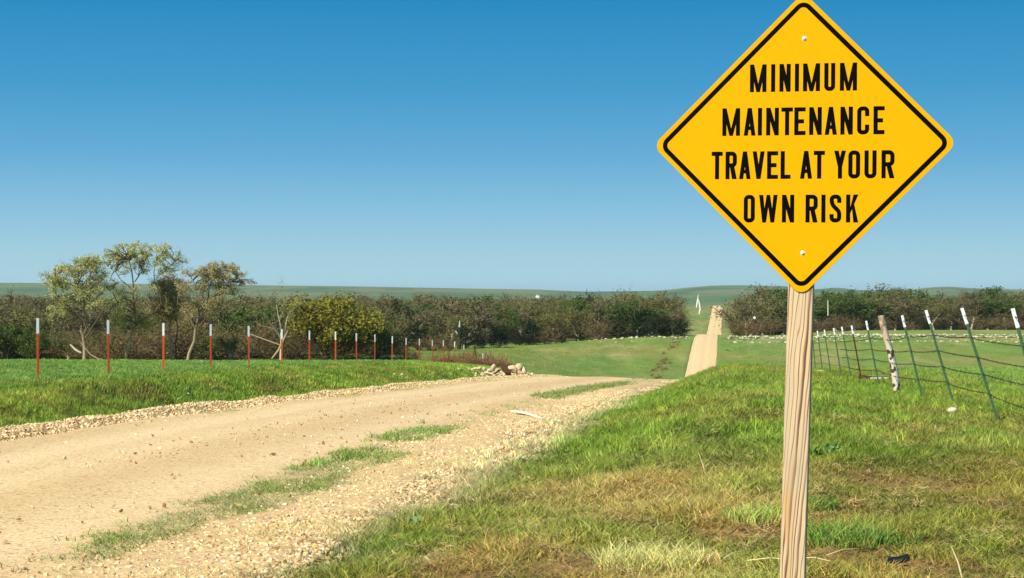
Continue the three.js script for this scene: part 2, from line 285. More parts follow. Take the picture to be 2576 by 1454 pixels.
// ------------------------------------------------------------------ the warning sign on its post
function drawSign() {
  const S = 2048, M = 1.09, k = S / M, cv = document.createElement('canvas'); cv.width = cv.height = S;
  const x = cv.getContext('2d');
  x.fillStyle = 'rgb(230,165,0)'; x.fillRect(0, 0, S, S);
  const r = rng(5);
  for (let i = 0; i < 260; i++) { x.strokeStyle = r() > 0.5 ? 'rgba(244,190,20,0.16)' : 'rgba(208,140,0,0.15)'; x.lineWidth = 2 + r() * 5; const a = r() * S, b = r() * S, l = 80 + r() * 300, q = r() > 0.5 ? 1 : -1; x.beginPath(); x.moveTo(a, b); x.lineTo(a + l, b + q * l); x.stroke(); }
  for (let i = 0; i < 140; i++) { x.fillStyle = `rgba(120,85,20,${0.05 + r() * 0.12})`; x.beginPath(); x.ellipse(r() * S, r() * S, 1 + r() * 3, 1 + r() * 3, 0, 0, 7); x.fill(); }
  // border
  const sq = (half, rad) => { x.save(); x.translate(S / 2, S / 2); x.rotate(Math.PI / 4); const h = half * k, q = rad * k; x.beginPath(); x.moveTo(-h + q, -h); x.arcTo(h, -h, h, h, q); x.arcTo(h, h, -h, h, q); x.arcTo(-h, h, -h, -h, q); x.arcTo(-h, -h, h, -h, q); x.closePath(); x.restore(); };
  sq(0.381 - 0.0235, 0.027); x.strokeStyle = 'rgb(3,2,2)'; x.lineWidth = 0.0165 * k; x.stroke();
  // legend: every letter has its own box, in units of 0.742 mm
  const U = 0.000742 * k, ox = 724.6, oy = 692, h = 133, t = 20;
  x.fillStyle = x.strokeStyle = 'rgb(3,2,2)'; x.lineWidth = t; x.lineCap = 'butt'; x.lineJoin = 'miter';
  const poly = (...p) => { x.beginPath(); p.forEach(([a, b], i) => (i ? x.lineTo(a, b) : x.moveTo(a, b))); x.closePath(); x.fill(); };
  const bar = (a, b, c, d) => x.fillRect(a, b, c, d);
  const L = {
    I: (w) => bar(w / 2 - t / 2, 0, t, h),
    L: (w) => { bar(0, 0, t, h); bar(0, h - t, w, t); },
    T: (w) => { bar(0, 0, w, t); bar(w / 2 - t / 2, 0, t, h); },
    E: (w) => { bar(0, 0, t, h); bar(0, 0, w, t); bar(0, h - t, w, t); bar(0, h * 0.43, w * 0.86, t); },
    N: (w) => { bar(0, 0, t, h); bar(w - t, 0, t, h); poly([0, 0], [t, 0], [w, h], [w - t, h]); },
    M: (w) => { bar(0, 0, t, h); bar(w - t, 0, t, h); poly([0, 0], [t, 0], [w / 2 + t * 0.42, h], [w / 2 - t * 0.42, h]); poly([w - t, 0], [w, 0], [w / 2 + t * 0.42, h], [w / 2 - t * 0.42, h]); },
    W: (w) => { poly([0, 0], [t, 0], [w * 0.27 + t * 0.42, h], [w * 0.27 - t * 0.42, h]); poly([w - t, 0], [w, 0], [w * 0.73 + t * 0.42, h], [w * 0.73 - t * 0.42, h]); poly([w / 2 - t * 0.42, 0], [w / 2 + t * 0.42, 0], [w * 0.27 + t * 0.5, h], [w * 0.27 - t * 0.4, h]); poly([w / 2 - t * 0.42, 0], [w / 2 + t * 0.42, 0], [w * 0.73 + t * 0.4, h], [w * 0.73 - t * 0.5, h]); },
    V: (w) => { poly([0, 0], [t, 0], [w / 2 + t / 2, h], [w / 2 - t / 2, h]); poly([w - t, 0], [w, 0], [w / 2 + t / 2, h], [w / 2 - t / 2, h]); },
    A: (w) => { poly([0, h], [t, h], [w / 2 + t / 2, 0], [w / 2 - t / 2, 0]); poly([w - t, h], [w, h], [w / 2 + t / 2, 0], [w / 2 - t / 2, 0]); bar(w * 0.22, h * 0.66, w * 0.56, t * 0.9); },
    Y: (w) => { poly([0, 0], [t * 1.05, 0], [w / 2 + t / 2, h * 0.58], [w / 2 - t / 2, h * 0.58]); poly([w - t * 1.05, 0], [w, 0], [w / 2 + t / 2, h * 0.58], [w / 2 - t / 2, h * 0.58]); bar(w / 2 - t / 2, h * 0.54, t, h * 0.46); },
    K: (w) => { bar(0, 0, t, h); poly([w - t * 1.15, 0], [w, 0], [t, h * 0.68], [t, h * 0.46]); poly([t + (w - t) * 0.2, h * 0.46], [t + (w - t) * 0.5, h * 0.36], [w, h], [w - t * 1.15, h]); },
    U: (w) => { const q = (w - t) / 2 * 0.85; x.beginPath(); x.moveTo(t / 2, 0); x.lineTo(t / 2, h - t / 2 - q); x.arcTo(t / 2, h - t / 2, w / 2, h - t / 2, q); x.arcTo(w - t / 2, h - t / 2, w - t / 2, h - t / 2 - q - 1, q); x.lineTo(w - t / 2, 0); x.stroke(); },
    O: (w) => { const q = (w - t) / 2 * 0.8; x.beginPath(); x.moveTo(w / 2, t / 2); x.arcTo(w - t / 2, t / 2, w - t / 2, h / 2, q); x.arcTo(w - t / 2, h - t / 2, w / 2, h - t / 2, q); x.arcTo(t / 2, h - t / 2, t / 2, h / 2, q); x.arcTo(t / 2, t / 2, w / 2, t / 2, q); x.closePath(); x.stroke(); },
    C: (w) => { const q = (w - t) / 2 * 0.8; x.beginPath(); x.moveTo(w - t / 2, h * 0.35); x.arcTo(w - t / 2, t / 2, w / 2, t / 2, q); x.arcTo(t / 2, t / 2, t / 2, h / 2, q); x.arcTo(t / 2, h - t / 2, w / 2, h - t / 2, q); x.arcTo(w - t / 2, h - t / 2, w - t / 2, h * 0.65, q); x.lineTo(w - t / 2, h * 0.65); x.stroke(); },
    R: (w) => { bar(0, 0, t, h); const q = (w - t) / 2 * 0.8, m = h * 0.5; x.beginPath(); x.moveTo(t / 2, t / 2); x.arcTo(w - t / 2, t / 2, w - t / 2, m / 2, q); x.arcTo(w - t / 2, m, t / 2, m, q); x.lineTo(t / 2, m); x.stroke(); poly([w * 0.36, m], [w * 0.36 + t * 1.1, m], [w, h], [w - t * 1.15, h]); },
    S: (w) => { const q = (w - t) / 2 * 0.8, m = h / 2; x.beginPath(); x.moveTo(w - t / 2, h * 0.3); x.arcTo(w - t / 2, t / 2, w / 2, t / 2, q); x.arcTo(t / 2, t / 2, t / 2, h * 0.25, q); x.bezierCurveTo(t / 2, h * 0.5, w - t / 2, h * 0.48, w - t / 2, h * 0.72); x.arcTo(w - t / 2, h - t / 2, w / 2, h - t / 2, q); x.arcTo(t / 2, h - t / 2, t / 2, h * 0.7, q); x.lineTo(t / 2, h * 0.7); x.stroke(); },
  };
  const rows = [
    [306, [['M', 470, 550], ['I', 573, 591], ['N', 612, 666], ['I', 687, 705], ['M', 725, 806], ['U', 826, 878], ['M', 900, 981]]],
    [515, [['M', 338, 424], ['A', 442, 499], ['I', 511, 529], ['N', 550, 611], ['T', 623, 678], ['E', 685, 739], ['N', 756, 816], ['A', 830, 888], ['N', 904, 963], ['C', 983, 1040], ['E', 1060, 1112]]],
    [724, [['T', 287, 341], ['R', 355, 410], ['A', 421, 477], ['V', 486, 544], ['E', 556, 609], ['L', 621, 669], ['A', 714, 772], ['T', 779, 832], ['Y', 876, 932], ['O', 943, 999], ['U', 1019, 1076], ['R', 1099, 1160]]],
    [933, [['O', 445, 499], ['W', 519, 608], ['N', 629, 688], ['R', 742, 800], ['I', 818, 836], ['S', 856, 912], ['K', 934, 992]]],
  ];
  for (const [y, list] of rows) for (const [ch, a, b] of list) { x.save(); x.translate(S / 2, S / 2); x.scale(U, U); x.translate(a - ox, y - oy); L[ch](b - a); x.restore(); }
  const tx = new THREE.CanvasTexture(cv); tx.colorSpace = THREE.SRGBColorSpace; tx.anisotropy = 8; return tx;
}
function roundedDiamond(half, rad) {
  const s = new THREE.Shape(), n = 10, c = half - rad;
  const corners = [[c, c, 0], [-c, c, 1], [-c, -c, 2], [c, -c, 3]], rot = Math.PI / 4; let first = true;
  for (const [cx, cy, q] of corners) for (let i = 0; i <= n; i++) {
    const a = (q + i / n) * Math.PI / 2, X = cx + Math.cos(a) * rad, Y = cy + Math.sin(a) * rad, x = X * Math.cos(rot) - Y * Math.sin(rot), y = X * Math.sin(rot) + Y * Math.cos(rot);
    if (first) { s.moveTo(x, y); first = false; } else s.lineTo(x, y);
  }
  s.closePath(); return s;
}
{
  const D = 6.21, sx = 1.0335, sy = EYE + 0.5135;
  const sign = thing('road_sign', 'yellow diamond warning sign bolted to a square wooden post in the grass', 'road sign', [sx - 0.045, groundY(sx, D) - 0.35, -D], THREE.MathUtils.degToRad(-12.5));
  const baseY = sign.position.y, lean = -0.029;
  // wood: long straight grain that runs out in arches, with amber streaks
  const wood = dataTex(256, (i, j) => {
    const u = i / 256, v = j / 1536, wav = (fbm(u * 1.5 + 3, v * 5, 3) - 0.5) * 0.5 + (fbm(u * 5, v * 26, 2) - 0.5) * 0.05;
    const run = u - v * 1.5 + wav, q = run * 6.6 + 1.8 * fbm(run * 2.5, 4.2, 2), ring = q - Math.floor(q), wide = 0.35 + 0.4 * hash2(Math.floor(q), 5);
    const late = sm(wide, 0.86, ring) * (1 - sm(0.9, 1, ring)) * (0.35 + 0.65 * hash2(Math.floor(q), 9));
    const amber = sm(0.5, 0.66, fbm(u * 2 + 4, v * 5 + 8, 3)) * (1 - sm(0.15, 0.6, u)), pore = fbm(u * 60, v * 34, 2);
    let c = mix3([0.84, 0.73, 0.57], [0.38, 0.24, 0.14], late * 0.95);
    c = mix3(c, [0.80, 0.60, 0.36], amber * 0.7); c = mul3(c, 0.93 + 0.14 * pore);
    c = mix3(c, [0.74, 0.67, 0.55], sm(0.5, 0.75, fbm(u * 3 + 20, v * 9, 3)) * 0.4);
    return c;
  }, true, 1536);
  wood.repeat.set(1, 1);
  const postH = sy + 0.3 - baseY, pg = new RoundedBoxGeometry(0.089, postH, 0.089, 2, 0.0045);
  { const p = pg.attributes.position, n = pg.attributes.normal, uv = pg.attributes.uv; for (let i = 0; i < p.count; i++) { const nx = Math.abs(n.getX(i)); uv.setXY(i, (nx > 0.7 ? p.getZ(i) : p.getX(i)) / 0.089 + 0.5 + (nx > 0.7 ? 0.37 : 0), p.getY(i) / 2.6 + 0.5); } }
  pg.translate(0, postH / 2, 0);
  const post = part('post', pg, std({ map: wood, roughness: 0.8, bumpMap: wood, bumpScale: 0.0015 }), sign);
  post.rotation.z = lean; post.position.x = -0.004;
  const drop = new THREE.Group();
  const px = (y) => -lean * (y - 0) - 0.004;
  const panelY = sy - baseY, off = 0.0445 + 0.003;
  const shape = roundedDiamond(0.381, 0.036);
  const body = new THREE.ExtrudeGeometry(shape, { depth: 0.002, bevelEnabled: true, bevelSize: 0.0006, bevelThickness: 0.0006, bevelSegments: 1, curveSegments: 4 });
  const panel = part('sign_panel', body, std({ color: rgb(lin(205, 205, 205)), metalness: 0.8, roughness: 0.5 }), sign);
  panel.position.set(px(panelY) - 0.008, panelY, off); panel.rotation.z = -0.008; panel.scale.x = 0.99;
  const fg = new THREE.ShapeGeometry(roundedDiamond(0.3812, 0.036)); { const p = fg.attributes.position, uv = fg.attributes.uv; for (let i = 0; i < p.count; i++) uv.setXY(i, p.getX(i) / 1.09 + 0.5, p.getY(i) / 1.09 + 0.5); }
  const face = part('sign_face', fg, new THREE.MeshPhysicalMaterial({ map: drawSign(), roughness: 0.6, specularIntensity: 0.12 }), panel);
  face.position.z = 0.0031;
  for (const yy of [0.375, -0.386]) {
    const b = new THREE.LatheGeometry([[0, 0.006], [0.004, 0.0055], [0.0065, 0.004], [0.0078, 0.0008], [0.0112, 0.0008], [0.0115, 0]].map(([a, c]) => new THREE.Vector2(a, c)), 14); b.rotateX(Math.PI / 2);
    const o = part('bolt', b, std({ color: rgb(lin(235, 235, 232)), metalness: 0.2, roughness: 0.35 }), panel); o.position.set(0.004, yy, 0.0032); o.scale.set(0.75, 0.75, 1.1);
  }
}

// ------------------------------------------------------------------ steel posts and wire
function teeGeo(y0, y1, w, grow = 0) {
  const a = new THREE.BoxGeometry(w + grow, y1 - y0, 0.005 + grow); a.translate(0, (y0 + y1) / 2, 0.0025);
  const b = new THREE.BoxGeometry(0.006 + grow, y1 - y0, w * 0.85); b.translate(0, (y0 + y1) / 2, -w * 0.425);
  const list = [a, b];
  if (!grow) for (let y = y0 + 0.1; y < y1 - 0.05; y += 0.055) { const c = new THREE.BoxGeometry(0.012, 0.012, 0.006); c.translate(0, y, 0.008); list.push(c); }
  return mergeGeometries(list);
}
const paintNoise = dataTex(128, (x, y) => { const n = 0.6 * tileNoise(x / 8, y / 16, 8) + 0.4 * tileNoise(x / 2, y / 2, 64), v = 0.72 + 0.34 * n; return [v, v * (0.94 + 0.06 * n), v * (0.9 + 0.1 * n)]; }, false);
const redPaint = std({ color: rgb(lin(222, 98, 50)), map: paintNoise, roughness: 0.75 }), whitePaint = std({ color: rgb(lin(248, 248, 242)), roughness: 0.6 }), greenPaint = std({ color: rgb(lin(78, 112, 72)), map: paintNoise, roughness: 0.55 }), rust = std({ color: rgb(lin(84, 56, 36)), map: paintNoise, roughness: 0.9 });
const ORD = ['first', 'second', 'third', 'fourth', 'fifth', 'sixth', 'seventh', 'eighth', 'ninth', 'tenth', 'eleventh', 'twelfth', 'thirteenth', 'fourteenth', 'fifteenth', 'sixteenth', 'seventeenth'];
{ // red posts along the left of the road
  const shaftG = teeGeo(-0.4, 1.02, 0.056), tipG = teeGeo(1.02, 1.36, 0.056, 0.002);
  const U = [-1193, -1015, -877, -758, -662, -580, -510, -444, -391, -345, -302, -266, -233, -200, -172, -145, -121], T = [800, 805, 813, 816, 820, 828, 832, 834, 838, 841, 846, 850, 852, 855, 856, 859, 867], r = rng(11);
  U.forEach((u, i) => {
    const D = 37.9 + 4.6 * i, x = (u / F) * D, top = EYE - ((T[i] - CY) / F) * D;
    const o = thing('steel_fence_post', i === 16 ? 'white-tipped steel post at the far end of the red row, nearest the brown wooden post' : `red steel fence post with a white tip, ${ORD[i]} from the left beside the road`, 'fence post', [x, top - 1.36, -D], 0.5 + (r() - 0.5) * 0.5, 'red steel posts along the left side of the road');
    part('shaft', shaftG, redPaint, o); part('white_tip', tipG, whitePaint, o);
    o.rotation.z = (r() - 0.5) * 0.03; o.rotation.x = (r() - 0.5) * 0.03;
  });
}
// right fence: leaning green posts, D and lean taken along the fence line
const fenceX = (D) => 3.1 + SLOPE * D;
const rightPosts = [[12.9, 0.26, 'out'], [16.6, 0.27, 'green'], [19.8, 0.31, 'green'], [23.6, 0.29, 'green'], [27.4, 0.245, 'green'], [31.6, 0.19, 'wood'], [35.2, 0.2, 'green'], [39.7, 0.18, 'rust'], [43, 0.185, 'green'], [46.8, 0.16, 'green'], [51.5, 0.15, 'green'], [56, 0.13, 'green'], [60.4, 0.09, 'green'], [66, 0.06, 'green'], [72, 0.04, 'green'], [79, 0.03, 'green']];
const wirePts = [];
{
  const shaftG = teeGeo(-0.4, 1.17, 0.034), tipG = teeGeo(1.17, 1.36, 0.0345, 0.002);
  const names = ['', 'green steel post leaning left, cut by the right edge of the photo', 'second green steel post in from the right edge', 'third green steel post in from the right edge', 'green steel post just right of the weathered wooden post', '', 'thin green post just left of the weathered wooden post', 'rusty brown steel post with a white tip beside the fallen boards', 'green post just left of the rusty brown post', 'second green post left of the rusty brown post', 'third green post left of the rusty brown post', 'fourth green post left of the rusty brown post', 'white-tipped post at the right edge of the sign post', 'faint green post on the crest behind the sign post, nearest of three', 'faint green post on the crest behind the sign post, middle of three', 'faint green post on the crest behind the sign post, farthest of three'];
  rightPosts.forEach(([D, lean, kind], i) => {
    const x = fenceX(D), y = groundY(x, D), dir = new THREE.Vector3(-Math.sin(lean), Math.cos(lean), 0);
    wirePts.push({ base: new THREE.Vector3(x, y, -D), dir });
    if (kind === 'green' || kind === 'rust') {
      const o = thing('leaning_fence_post', names[i], 'fence post', [x, y, -D], 0, 'leaning steel posts of the right-hand fence');
      o.rotation.set(0, 0, lean);
      part('shaft', shaftG, kind === 'rust' ? rust : greenPaint, o); part('white_tip', tipG, whitePaint, o);
    }
    if (kind === 'wood') {
      const o = thing('wooden_fence_post', 'weathered wooden fence post, bleached and blotched with dark lichen', 'fence post', [x, y, -D], 0); o.rotation.set(0, 0, lean * 0.95);
      const g = new THREE.CylinderGeometry(0.056, 0.07, 1.85, 14, 30); g.translate(0, 0.525, 0);
      const p = g.attributes.position, col = []; for (let k = 0; k < p.count; k++) {
        const X = p.getX(k), Y = p.getY(k), Z = p.getZ(k), a = Math.atan2(Z, X), n = fbm(Math.cos(a) * 2.5 + Y * 2, Math.sin(a) * 2.5 + Y * 4 + 3, 3);
        const q = 1 + (n - 0.5) * 0.3; p.setXYZ(k, X * q + 0.03 * Math.sin(Y * 3.2), Y, Z * q);
      }
      const tex = dataTex(128, (i2, j2) => { const u = i2 / 128, v = j2 / 512, n = 0.6 * tileNoise(u * 5, v * 13, 5) + 0.4 * tileNoise(u * 10, v * 30, 10), st = tileNoise(u * 40, v * 6, 40); let c = mix3([0.9, 0.86, 0.78], [0.72, 0.64, 0.54], st * 0.6); c = mix3(c, [0.72, 0.58, 0.42], sm(0.62, 0.8, v) * 0.5); const dk = sm(0.53, 0.6, n) * (v < 0.8 ? 1 : 0.4); return mix3(c, [0.24, 0.2, 0.16], dk * 0.9); }, true, 512);
      g.computeVertexNormals();
      part('shaft', g, std({ map: tex, bumpMap: tex, bumpScale: 0.01, roughness: 0.95 }), o);
    }
  });
  const wireMat = std({ color: rgb(lin(56, 46, 36)), roughness: 0.8, metalness: 0.3 }), word = ['lowest strand', 'second strand from the ground', 'middle strand', 'second strand from the top', 'top strand'];
  [0.33, 0.57, 0.78, 1.0, 1.27].forEach((h, w) => {
    const r = rng(40 + w), pts = [], g = new Geo(), b = new Geo();
    for (let i = 0; i + 1 < wirePts.length; i++) {
      const A = wirePts[i].base.clone().addScaledVector(wirePts[i].dir, h + (r() - 0.5) * 0.03), B = wirePts[i + 1].base.clone().addScaledVector(wirePts[i + 1].dir, h + (r() - 0.5) * 0.03), sag = 0.006 + r() * 0.012;
      for (let k = 0; k < 10; k++) { const t = k / 10, p = A.clone().lerp(B, t); p.y -= 4 * sag * t * (1 - t); p.x += (r() - 0.5) * 0.008; pts.push(p); }
    }
    g.tube(pts, pts.map(() => 0.0042), 5, [1, 1, 1]);
    const o = single('barbed_wire', g.build(), wireMat, `${word[w]} of barbed wire on the leaning right-hand fence`, 'barbed wire', 'strands of the right-hand fence');
    for (let i = 0; i < pts.length - 1; i++) { const L = pts[i].distanceTo(pts[i + 1]), n = Math.round(L / 0.13); if (-pts[i].z > 45) continue; for (let k = 0; k < n; k++) { const p = pts[i].clone().lerp(pts[i + 1], k / n); for (let q = 0; q < 2; q++) { const a = r() * 6.28, d = new THREE.Vector3(Math.cos(a), Math.sin(a), (r() - 0.5) * 0.6).multiplyScalar(0.016); b.tube([p.clone().sub(d), p.clone().add(d)], [0.0022, 0.0015], 3, [1, 1, 1]); } } }
    const m = part('barb', b.build(), wireMat, o); m.userData.kind = 'stuff';
  });
}
{ // short posts at the end of the left row
  const D = 116, u = (1195 - CX) / F, x = u * D, top = EYE - ((869 - CY) / F) * D, g0 = Math.min(groundY(x, D), top - 1.0);
  const o = thing('wooden_corner_post', 'short dark brown wooden post with a flat cap behind the red brush', 'fence post', [x, g0 - 0.3, -D]);
  const c = new THREE.CylinderGeometry(0.085, 0.1, top - g0 + 0.24, 12, 3); c.translate(0, (top - g0 + 0.24) / 2, 0); part('shaft', c, std({ color: rgb(lin(66, 46, 26)), roughness: 0.95 }), o);
  const k = new THREE.ConeGeometry(0.21, 0.1, 10); k.translate(0, top - g0 + 0.3, 0); part('cap', k, std({ color: rgb(lin(92, 74, 50)), roughness: 0.9 }), o);
  const D2 = 121, x2 = ((1215 - CX) / F) * D2, t2 = EYE - ((890 - CY) / F) * D2;
  const m = thing('marker_stake', 'short white-topped stake right of the brown wooden post', 'stake', [x2, t2 - 1.0, -D2]);
  const a = new THREE.CylinderGeometry(0.05, 0.05, 0.45, 8); a.translate(0, 0.775, 0); part('white_tip', a, whitePaint, m);
  const b = new THREE.CylinderGeometry(0.045, 0.045, 0.9, 8); b.translate(0, 0.1, 0); part('shaft', b, rust, m);
}

// ------------------------------------------------------------------ rocks
const rockMat = std({ color: rgb(lin(226, 214, 188)), map: dataTex(128, (x, y) => { const n = 0.5 * tileNoise(x / 16, y / 16, 8) + 0.5 * tileNoise(x / 4, y / 4, 32), v = 0.7 + 0.36 * n; return [v, v * 0.97, v * 0.9]; }), roughness: 0.95 });
function rockGeo(seed, detail = 1) {
  const r = rng(seed); let g = mergeVertices((() => { const q = new THREE.IcosahedronGeometry(1, detail); q.deleteAttribute('normal'); q.deleteAttribute('uv'); return q; })());
  const p = g.attributes.position, ax = 0.7 + r() * 0.6, ay = 0.5 + r() * 0.35, az = 0.7 + r() * 0.5, planes = [];
  for (let i = 0; i < 5; i++) planes.push([new THREE.Vector3(r() - 0.5, r() - 0.5, r() - 0.5).normalize(), 0.55 + r() * 0.35]);
  const v = new THREE.Vector3();
  for (let i = 0; i < p.count; i++) { v.fromBufferAttribute(p, i); for (const [n, d] of planes) { const e = v.dot(n) - d; if (e > 0) v.addScaledVector(n, -e); } v.multiplyScalar(1 + (r() - 0.5) * 0.16); p.setXYZ(i, v.x * ax, v.y * ay, v.z * az); }
  g = g.toNonIndexed(); g.computeVertexNormals(); const q = g.attributes.position, uv = []; for (let i = 0; i < q.count; i++) uv.push(q.getX(i) + q.getZ(i) * 0.7, q.getY(i) + q.getZ(i) * 0.5); g.setAttribute('uv', new THREE.Float32BufferAttribute(uv, 2)); return g;
}
const rocks = [1, 2, 3, 4, 5, 6, 7, 8].map((k) => rockGeo(k * 31)), pebbles = [1, 2, 3].map((k) => rockGeo(k * 17 + 5, 0));
const PX = (D) => D / F;                          // metres per photograph pixel at depth D
{ // single rocks: pixel, size in pixels, label
  const verge = [[959, 946, 12, 6], [993, 943, 14, 8], [1011, 943, 13, 8], [1024, 951, 12, 7], [1098, 927, 8, 6], [1079, 946, 8, 6], [1102, 951, 8, 6], [1131, 942, 9, 7], [1154, 928, 12, 7], [1172, 946, 10, 6], [1180, 928, 12, 9], [277, 987, 11, 7], [475, 994, 16, 7], [447, 1005, 9, 6], [289, 1008, 12, 5], [177, 1000, 8, 5], [524, 972, 8, 4], [505, 910, 22, 7], [462, 913, 12, 5], [411, 912, 12, 4], [785, 917, 11, 6]];
  verge.forEach(([x, y, w, h], i) => {
    const p = at(x, y + h * 0.5, 200), k = PX(-p.z), m = single('limestone_rock', rocks[i % 8], rockMat, i < 17 ? 'pale limestone rock lying in the grass between the road and the red posts' : 'white rock on the skyline of the left pasture', 'rock', i < 17 ? 'rocks in the left verge' : 'rocks on the skyline of the left pasture');
    m.position.set(p.x, p.y + h * k * 0.35, p.z); m.scale.set(w * k * 0.55, h * k * 0.75, w * k * 0.5); m.rotation.y = i * 1.3;
  });
  const own = [[2063, 937, 21, 11, 'squared white stone in the grass just right of the sign post'], [1952, 933, 12, 7, 'white rock in the grass just left of the sign post'], [2150, 937, 9, 5, 'small white rock under the right-hand fence, left of the rusty post'], [2395, 1037, 34, 17, 'flat tan rock in the grass below the second leaning post'], [2390, 1280, 21, 7, 'thin white flake of stone on bare soil at the lower right'], [2508, 1345, 12, 9, 'small yellowish stone near the lower right corner'], [2090, 937, 8, 4, 'tiny white rock beside the squared white stone']];
  own.forEach(([x, y, w, h, label], i) => { const p = at(x, y + h * 0.4, 200), k = PX(-p.z), m = single('rock', rocks[(i + 3) % 8], rockMat, label, 'rock'); m.position.set(p.x, p.y + h * k * 0.5, p.z); m.scale.set(w * k * 0.52, h * k * 0.8, w * k * 0.4); m.rotation.y = i; });
}
{ // heap of broken limestone at the left end of the road crest
  const D0 = 73, p0 = new THREE.Vector3(-8.95 + SLOPE * D0, 0, -D0); p0.y = groundY(p0.x, D0);
  const o = thing('rock_pile', 'heap of broken white limestone where the road tops the crest', 'rock pile', [p0.x, p0.y, p0.z]);
  const pileMat = rockMat.clone(); pileMat.color = rgb(lin(222, 202, 166));
  const r = rng(77), put = (px, py, w, h) => { // pixel within the heap
    const dz = (r() - 0.5) * 1.0, k = PX(D0 + dz), m = part('stone', rocks[(r() * 8) | 0], pileMat, o);
    m.position.set((px - CX) * k - p0.x, EYE - (py - CY) * k - p0.y, -dz); m.scale.set(w * k * 0.6, h * k * 0.75, w * k * 0.5); m.rotation.set(r() * 0.5, r() * 6, r() * 0.5);
  };
  for (const a of [[1241, 925, 12, 18], [1250, 934, 16, 14], [1232, 932, 14, 12], [1226, 938, 14, 10], [1262, 938, 22, 14], [1258, 946, 20, 10], [1274, 942, 22, 12], [1290, 929, 24, 22], [1303, 926, 22, 22], [1296, 942, 26, 18], [1308, 940, 20, 18], [1318, 932, 18, 22], [1322, 945, 20, 16], [1330, 946, 14, 16], [1312, 950, 20, 10], [1284, 950, 26, 9], [1270, 950, 22, 8], [1340, 950, 16, 8], [1349, 953, 10, 5], [1218, 928, 10, 9], [1206, 926, 11, 9], [1196, 927, 12, 8], [1214, 942, 12, 7], [1228, 948, 13, 7], [1240, 951, 12, 5], [1188, 930, 9, 8], [1299, 951, 16, 8], [1326, 952, 12, 6]]) put(...a);
  for (let i = 0; i < 46; i++) put(1190 + r() * 150, 936 + r() * 18, 5 + r() * 7, 4 + r() * 5);
  const st = thing('tree_stump', 'dark brown rotten stump lodged in the white rock heap', 'stump', [0, 0, 0]), k = PX(D0), g = new Geo();
  const q = (px, py, dz = 0) => new THREE.Vector3((px - CX) * k, EYE - (py - CY) * k, -D0 + dz);
  g.tube([q(1262, 918, 0.1), q(1268, 926, 0.35), q(1277, 934, 0.5), q(1284, 938, 0.6)], [0.06, 0.13, 0.12, 0.05], 8, [1, 1, 1]);
  const bark = part('trunk', g.build(), std({ color: rgb(lin(74, 48, 24)), roughness: 1 }), st);
  const g2 = new Geo(); g2.tube([q(1270, 928, 0.35), q(1279, 925, 0.3), q(1285, 930, 0.45)], [0.06, 0.05, 0.03], 6, [1, 1, 1]); part('root', g2.build(), bark.material, st);
}
{ // gravel: berm along the left edge, shoulder on the right, loose stones on the road
  const r = rng(3), sets = [[], [], []], M = new THREE.Matrix4(), q = new THREE.Quaternion(), e = new THREE.Euler();
  const add = (list, x, D, size, c, sink = 0.25, y0) => { e.set(r() * 6, r() * 6, r() * 6); q.setFromEuler(e); const y = (y0 ?? groundY(x, D)) + size * (0.5 - sink); list.push({ m: new THREE.Matrix4().compose(new THREE.Vector3(x, y, -D), q, new THREE.Vector3(size, size * 0.6, size)), c }); };
  const shade = (base, v) => mul3(base, 0.75 + v * 0.5), cream = lin(222, 196, 144), tan = lin(204, 168, 116), dark = lin(150, 112, 70), white = lin(232, 216, 178);
  const pick = () => { const v = r(); return v < 0.55 ? shade(cream, r()) : v < 0.86 ? shade(tan, r()) : v < 0.9 ? shade(dark, r()) : shade(white, r()); };
  for (let i = 0; i < 60000; i++) { const D = 15 + Math.pow(r(), 1.5) * 105, s = -8.5 + (r() + r() + r() - 1.5) * 0.8, x = s + SLOPE * D; add(sets[i % 3], x, D, 0.009 + Math.pow(r(), 3) * 0.027, pick(), 0.3); }
  const berm = [...sets[0]]; const names = ['gravel_berm', 'gravel_berm', 'gravel_berm'];
  sets.forEach((l, i) => stuffCopies('gravel_berm', 'ridge of loose pale gravel graded along the left edge of the road', pebbles[i], std({ roughness: 0.95 }), l));
  const sh = [[], [], []];
  for (let i = 0; i < 72000; i++) { const D = 7 + Math.pow(r(), 1.3) * 38, w = (r() + r() - 1); const s = -2.75 + w * 1.1, x = s + SLOPE * D; if (r() > 0.65 + 0.75 * sm(0.35, 0.6, fbm(x * 1.2, D * 0.6, 2))) continue; add(sh[i % 3], x, D, 0.007 + Math.pow(r(), 2.4) * 0.019, pick(), 0.25, groundY(x, D, true) + (s < -2.4 ? 0.02 : 0)); }
  sh.forEach((l, i) => stuffCopies('shoulder_gravel', 'loose gravel between the road and the right-hand grass', pebbles[i], std({ roughness: 0.95 }), l));
  const rd = [[], [], []];
  for (let i = 0; i < 20000; i++) {
    const D = 7 + Math.pow(r(), 1.4) * 70, s = -8.1 + r() * 5.3, x = s + SLOPE * D, band = Math.exp(-Math.pow((s + 5.6) / 0.6, 2)) + 0.9 * Math.exp(-Math.pow((s + 3.9) / 0.5, 2)) + 0.08;
    if (r() > band * sm(0.35, 0.6, fbm(s * 1.5 + 8, D * 0.35, 2))) continue;
    const v = r(), c = v < 0.24 ? shade(dark, r()) : v < 0.5 ? shade(white, r()) : shade(tan, r());
    add(rd[i % 3], x, D, 0.006 + Math.pow(r(), 4.5) * 0.022, c, 0.35, groundY(x, D, true) + 0.03);
  }
  rd.forEach((l, i) => stuffCopies('road_gravel', 'loose stones lying on the gravel road', pebbles[i], std({ roughness: 0.95 }), l));
}

